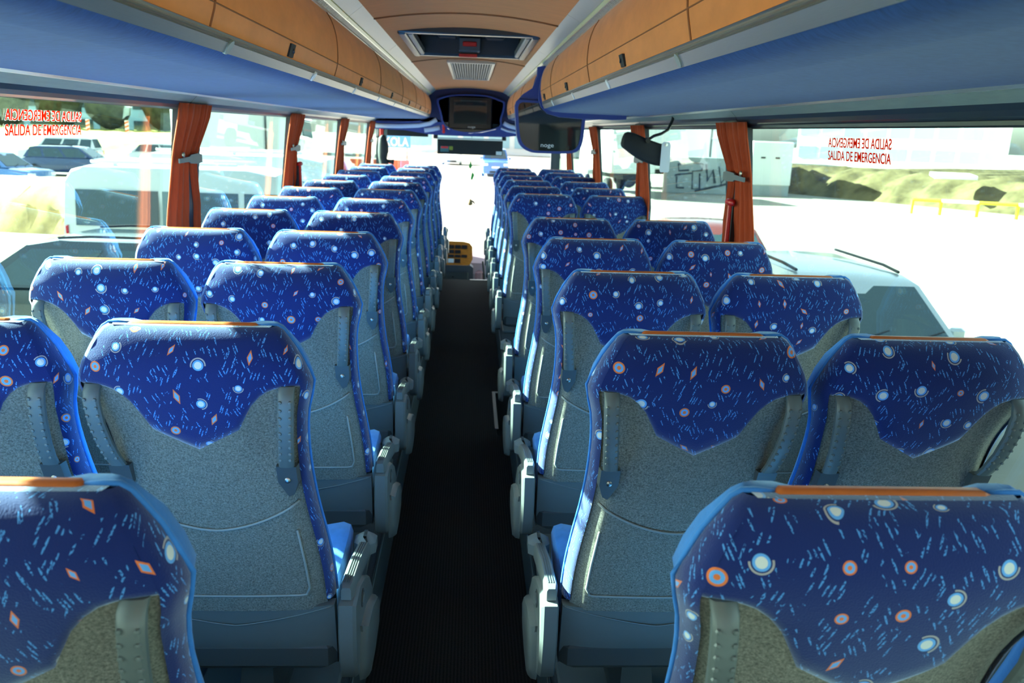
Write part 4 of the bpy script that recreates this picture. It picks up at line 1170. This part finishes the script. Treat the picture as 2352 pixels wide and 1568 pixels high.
car('hatchback_car', 'blue hatchback parked beyond the white minibus', (-19.2, 35.0, GZ), R(-8), M['bluepaint'], 4.3, 1.76, 1.5)
car('estate_car', 'navy estate car parked beside the blue hatchback', (-20.5, 45.0, GZ), R(2), M['navypaint'], 4.6, 1.78, 1.48, 'estate')
car('off_road_car', 'white off-road car parked below the grassy bank', (-25.0, 53.2, GZ), R(188), M['vanwhite'], 4.5, 1.85, 1.75, 'suv')
car('hatchback_car', 'white hatchback with a dark side window by the grassy bank', (-19.6, 56.0, GZ), R(0), M['vanwhite'], 4.4, 1.8, 1.5)
car('saloon_car', 'silver car facing the coach at the edge of the tan earth heap', (-17.2, 29.3, GZ), R(-70), M['silver'], 4.4, 1.76, 1.44)
car('estate_car', 'silver estate car with roof rails beside the door-side windows', (4.35, 9.35, GZ), R(-90), M['silver'], 4.6, 1.76, 1.50, 'estate')
car('hatchback_car', 'dark red hatchback parked in front of the silver estate', (4.3, 14.5, GZ), R(-90), M['redpaint'], 4.2, 1.74, 1.50)
t = thing('paper_sheet', 'white paper sheet lying on the silver estate car\'s dashboard', 'paper', (4.5, 8.02, -.155))
MB().box(-.15, .15, -.1, .1, .0, .003).build('sheet', M['paper'], t)

# banks and earth mounds
def noise2(x, y):
    return math.sin(x * 1.7 + 1.3 * math.sin(y * .9)) * .5 + math.sin(x * 4.1 + y * 2.7) * .28 + math.sin(x * 9.7 - y * 7.3) * .14 + random.uniform(-.12, .12)
def bank(name, label, cat, org, ang, length, prof, m_, amp, nx=90):
    """prof: (distance, height); runs along +x of a frame turned by ang"""
    t = MB(); ca_, sa_ = math.cos(ang), math.sin(ang)
    n = len(prof)
    for i in range(nx + 1):
        for d, hgt in prof:
            u = length * i / nx
            hh_ = hgt + (noise2(u * 1.9, d * 1.3) * amp * (1 if hgt > .05 else 0))
            t.v.append((org[0] + u * ca_ - d * sa_, org[1] + u * sa_ + d * ca_, GZ + hh_))
    for i in range(nx):
        for j in range(n - 1):
            a = i * n + j; t.f.append((a, a + 1, a + n + 1, a + n))
    return tag(t.build(name, m_, None, True), label, cat)
d = [(0, -.05), (.5, .35), (1.0, .8), (1.7, 1.2), (2.4, 1.45), (3.2, 1.5), (4.2, 1.4), (6, 1.2), (9, 1.15), (13, 1.1), (18, 1.1), (26, 1.1), (38, 1.1), (45, -.1)]
bank('earth_mound', 'rough earth mound with dry grass beyond the door-side car park', 'mound', (15.6, 52.6), R(-59), 46, d, M['earth'], .26, 160)
d = [(0, -.06), (3, .3), (8, .8), (14, 1.25), (20, 1.6), (24, 1.7), (40, 1.7), (44, -.1)]
bank('grass_bank', 'dry grass bank with a road behind the parked cars', 'bank', (-68, 60), 0, 48, d, M['grass'], .10, 70)
d = [(0, -.05), (.4, .7), (.9, 1.15), (1.6, 1.3), (3, 1.2), (4, .6), (4.5, -.05)]
bank('earth_heap', 'tan earth heap beside the silver car', 'mound', (-15.8, 22.5), R(-8), 6.2, d, mat('tan_earth', srgb(186, 160, 104), .95, var=.35, vscale=2.0), .1, 30)
def bush(label, x, y, z, rx, rz):
    t = thing('bush', label, 'bush', (x, y, z), group='scrub along the road')
    m = MB(); rows = 12; cols = 18; rg = []
    for i in range(rows + 1):
        th = math.pi * i / rows
        rg.append([(math.cos(a) * math.sin(th) * rx * (1 + .22 * noise2(a * 2 + x, th * 3 + y)), math.sin(a) * math.sin(th) * rx * .7 * (1 + .2 * noise2(a, th)), rz * (1 - math.cos(th)) * .5 * (1 + .12 * noise2(a * 3, th * 2 + x))) for a in [6.283 * j / cols for j in range(cols)]])
    m.loft(rg).build('foliage', M['bush'], t, True)
    return t
for i in range(9):
    bush('dark bare scrub bush in the front row along the bank road', -66 + i * 5.6, 93 + random.uniform(-1, 1), GZ + 1.79, 2.3, random.uniform(6, 8.5))
for i in range(8):
    bush('dark bare scrub bush in the back row behind the roadside scrub', -63 + i * 5.6, 99 + random.uniform(-.5, .5), GZ + 1.79, 2.3, random.uniform(6.5, 9))
for x, lab in ((-35.0, 'red and white chevron post on the bank, further from the trucks'), (-31.5, 'red and white chevron post on the bank, nearer the trucks')):
    t = thing('chevron_post', lab, 'marker post', (x, 80, GZ + 1.65))
    MB().box(-.17, .17, -.02, .02, .0, 1.15, .01).build('board', M['whitepaint'], t)
    for k in range(3): MB().prism([(-.17, .1 + k * .36), (.17, .24 + k * .36), (.17, .42 + k * .36), (-.17, .28 + k * .36)], 'y', -.03, -.021).build('stripe', M['coral'], t)

# barrier rail, slab and kiosk on the door side
t = thing('barrier_rail', 'low yellow and white barrier rail at the car park edge', 'barrier', (19.7, 36.3, GZ))
pts = [(0, 0), (1.05, -.45), (2.4, -1.0), (3.8, -1.6), (5.3, -2.2), (6.8, -2.8)]
for k, (p, q) in enumerate(zip(pts, pts[1:])):
    MB().tube([(p[0], p[1], .62), (q[0], q[1], .62)], .07, 8).build('rail', M['yellow'] if k % 2 == 0 else M['whitepaint'], t)
    MB().box(p[0] - .05, p[0] + .05, p[1] - .05, p[1] + .05, 0, .60).build('post', M['yellow'], t)
t = thing('concrete_slab', 'pale slab lying on the earth mound', 'slab', (23.2, 39.6, GZ + 1.45))
MB().loft([[(-1.0, -.4, 0), (1.0, -.55, 0), (1.15, .45, .1), (-.8, .5, .12)], [(-1.0, -.4, .16), (1.0, -.55, .16), (1.15, .45, .26), (-.8, .5, .28)]]).build('slab', M['whitewall'], t)
t = thing('kiosk', 'white box kiosk on a dark base by the mound', 'kiosk', (16.4, 46.4, GZ))
MB().box(-1.15, 1.15, -1.1, 1.1, .55, 2.9, .05).build('cabin', M['whitewall'], t)
MB().box(-1.1, 1.1, -1.05, 1.05, 0, .55).build('base', M['concrete'], t)
for x in (-.5, .3): MB().box(x - .12, x + .12, -1.13, -1.10, 2.0, 2.08).build('vent_slot', M['blackm'], t)
t = thing('graffiti_wall', 'grey concrete wall painted with dark graffiti', 'wall', (12.6, 45.5, GZ), R(-4))
MB().box(-2.0, 2.2, -.2, .2, 0, 1.95, .02).build('wall', M['concrete'], t)
def stroke(pts, r_=.05): MB().tube([(x, -.205, z) for x, z in pts], r_, 5, flat=None).build('graffiti_stroke', M['graff'], t)
stroke([(-1.45, .95), (-1.3, 1.0), (-.55, 1.1)]); stroke([(-1.35, .9), (-1.3, .3), (-.9, .3)]); stroke([(-.95, 1.6), (-1.3, 1.55), (-1.25, 1.2), (-.7, 1.25)])
stroke([(-.5, 1.65), (.05, 1.6), (.0, 1.25), (-.5, 1.2), (-.45, .25), (-.05, .3), (-.1, 1.1)]); stroke([(.2, 1.6), (.35, .7), (.6, 1.3), (.75, .6)], .08)
stroke([(.9, 1.5), (1.1, .6), (1.6, 1.4), (1.8, .7)]); stroke([(-.3, .15), (1.3, .55), (2.1, .9)], .06)

# trucks and buildings
def truck(label, loc, rz, Lb, Wb, zb, zt, cab=True):
    t = thing('truck', label, 'truck', loc, rz, 'white trucks parked around the car park')
    MB().box(-Lb / 2, Lb / 2, -Wb / 2, Wb / 2, zb, zt, .06).build('box_body', M['vanwhite'], t)
    MB().box(-Lb / 2 + .1, Lb / 2 + 1.6, -.45, .45, zb - .3, zb - .002).build('chassis', M['blackm'], t)
    cz = zt - .35
    MB().loft([[(Lb / 2 + .12, y, zb - .25), (Lb / 2 + 1.85, y, zb - .25), (Lb / 2 + 1.9, y, zb + .6), (Lb / 2 + 1.6, y * .95, cz), (Lb / 2 + .12, y * .95, cz)] for y in (-Wb / 2, Wb / 2)]).build('cab', M['vanwhite'], t)
    MB().loft([[(Lb / 2 + 1.9, y, zb + .68), (Lb / 2 + 1.68, y, cz - .1), (Lb / 2 + 1.62, y, cz - .1), (Lb / 2 + 1.84, y, zb + .68)] for y in (-Wb * .44, Wb * .44)]).build('windscreen', M['carglass'], t)
    for x in (Lb / 2 + .9, -Lb / 2 + .8):
        for sgn in (-1, 1): wheel_at(t, x, sgn * (Wb / 2 - .15), .45, .45, .28)
    return t
truck('big white box truck beyond the white vans', (-11.6, 41.0, GZ), 0, 4.2, 2.4, 1.0, 3.7)
truck('white box truck standing behind the stairwell mirror', (7.7, 43, GZ), R(97), 4.2, 2.3, 1.15, 3.6)
truck('white box truck standing behind the graffiti wall', (11.2, 50.2, GZ), R(3), 5.5, 2.5, 1.1, 4.2)
def block(label, loc, rz, Lx, Ly, H_, floors, cols_, wallm, glassm):
    t = thing('building', label, 'building', loc, rz)
    MB().box(0, Lx, 0, Ly, 0, H_).build('wall', wallm, t)
    fh = H_ / floors; cw = Lx / cols_
    me = None
    for f in range(floors):
        for c in range(cols_):
            if me is None:
                o = MB().box(-cw * .40, cw * .40, -.08, .02, -fh * .26, fh * .26).build('window_pane', glassm, t); me = o.data
            else:
                o = bpy.data.objects.new('window_pane', me); col.objects.link(o); o.parent = t
            o.location = (cw * (c + .5), 0, fh * (f + .55))
    MB().box(-.15, Lx + .15, -.15, Ly + .15, H_, H_ + .35).build('parapet', wallm, t)
    return t
block('white office block with pale window bands far right', (46, 118, GZ), R(-28), 26, 12, 12, 4, 9, M['whitewall'], M['bluewall'])
block('white office block with blue windows beyond the mound', (72, 100, GZ), R(-30), 34, 12, 11, 4, 11, M['whitewall'], M['bluewall'])
block('grey low warehouse beyond the earth mound', (58, 78, GZ), R(-38), 30, 10, 3.6, 1, 5, M['concrete'], M['concrete'])
block('long white building across the road ahead', (-8, 110, GZ), 0, 40, 12, 9, 3, 12, M['whitewall'], M['bluewall'])
block('pale blue-grey building behind the scrub', (-95, 120, GZ), R(10), 55, 14, 10, 3, 12, M['bluewall'], M['carglass'])
t = thing('shop_sign', 'sky blue sign with white capital letters seen through the windscreen', 'sign', (-5.1, 58, .5))
MB().box(-1.15, 1.05, 0, .12, .0, .82, .01).build('board', M['signblue'], t)
text_mesh('lettering', 'SKOLA', 1, M['whitetext'], t, Matrix(((1.9, 0, 0, -.05), (0, 0, -1, -.012), (0, .56, 0, .12), (0, 0, 0, 1))), .004, .01)
for x in (-.9, .8): MB().box(x - .06, x + .06, .02, .10, -1.65, .0).build('post', M['concrete'], t)
car('hatchback_car', 'white car standing on the road ahead of the windscreen', (-1.6, 75, GZ), R(-90), M['vanwhite'], 4.0, 1.7, 1.45)
car('off_road_car', 'blue off-road car seen through the windscreen', (1.7, 58, GZ), R(-90), M['bluepaint'], 4.4, 1.85, 1.8, 'suv')
t = thing('traffic_cone', 'orange traffic cone in front of the blue off-road car', 'cone', (1.55, 48, GZ))
MB().lathe([(.2, .04), (.03, .75), (0, .76)], (0, 0, 0), 'z', 14).build('cone', M['coral'], t, 'auto')
MB().box(-.24, .24, -.24, .24, 0, .04).build('base', M['blackm'], t)
for x, lab in ((-8.2, 'coral plastic road barrier standing beside the blue sign'), (-5.2, 'coral plastic road barrier directly beneath the blue sign')):
    t = thing('road_barrier', lab, 'barrier', (x, 56, GZ), group='coral road barriers')
    MB().prism([(-.25, 0), (.25, 0), (.12, .35), (.09, .9), (-.09, .9), (-.12, .35)], 'x', -1.2, 1.2).build('block', M['coral'], t)
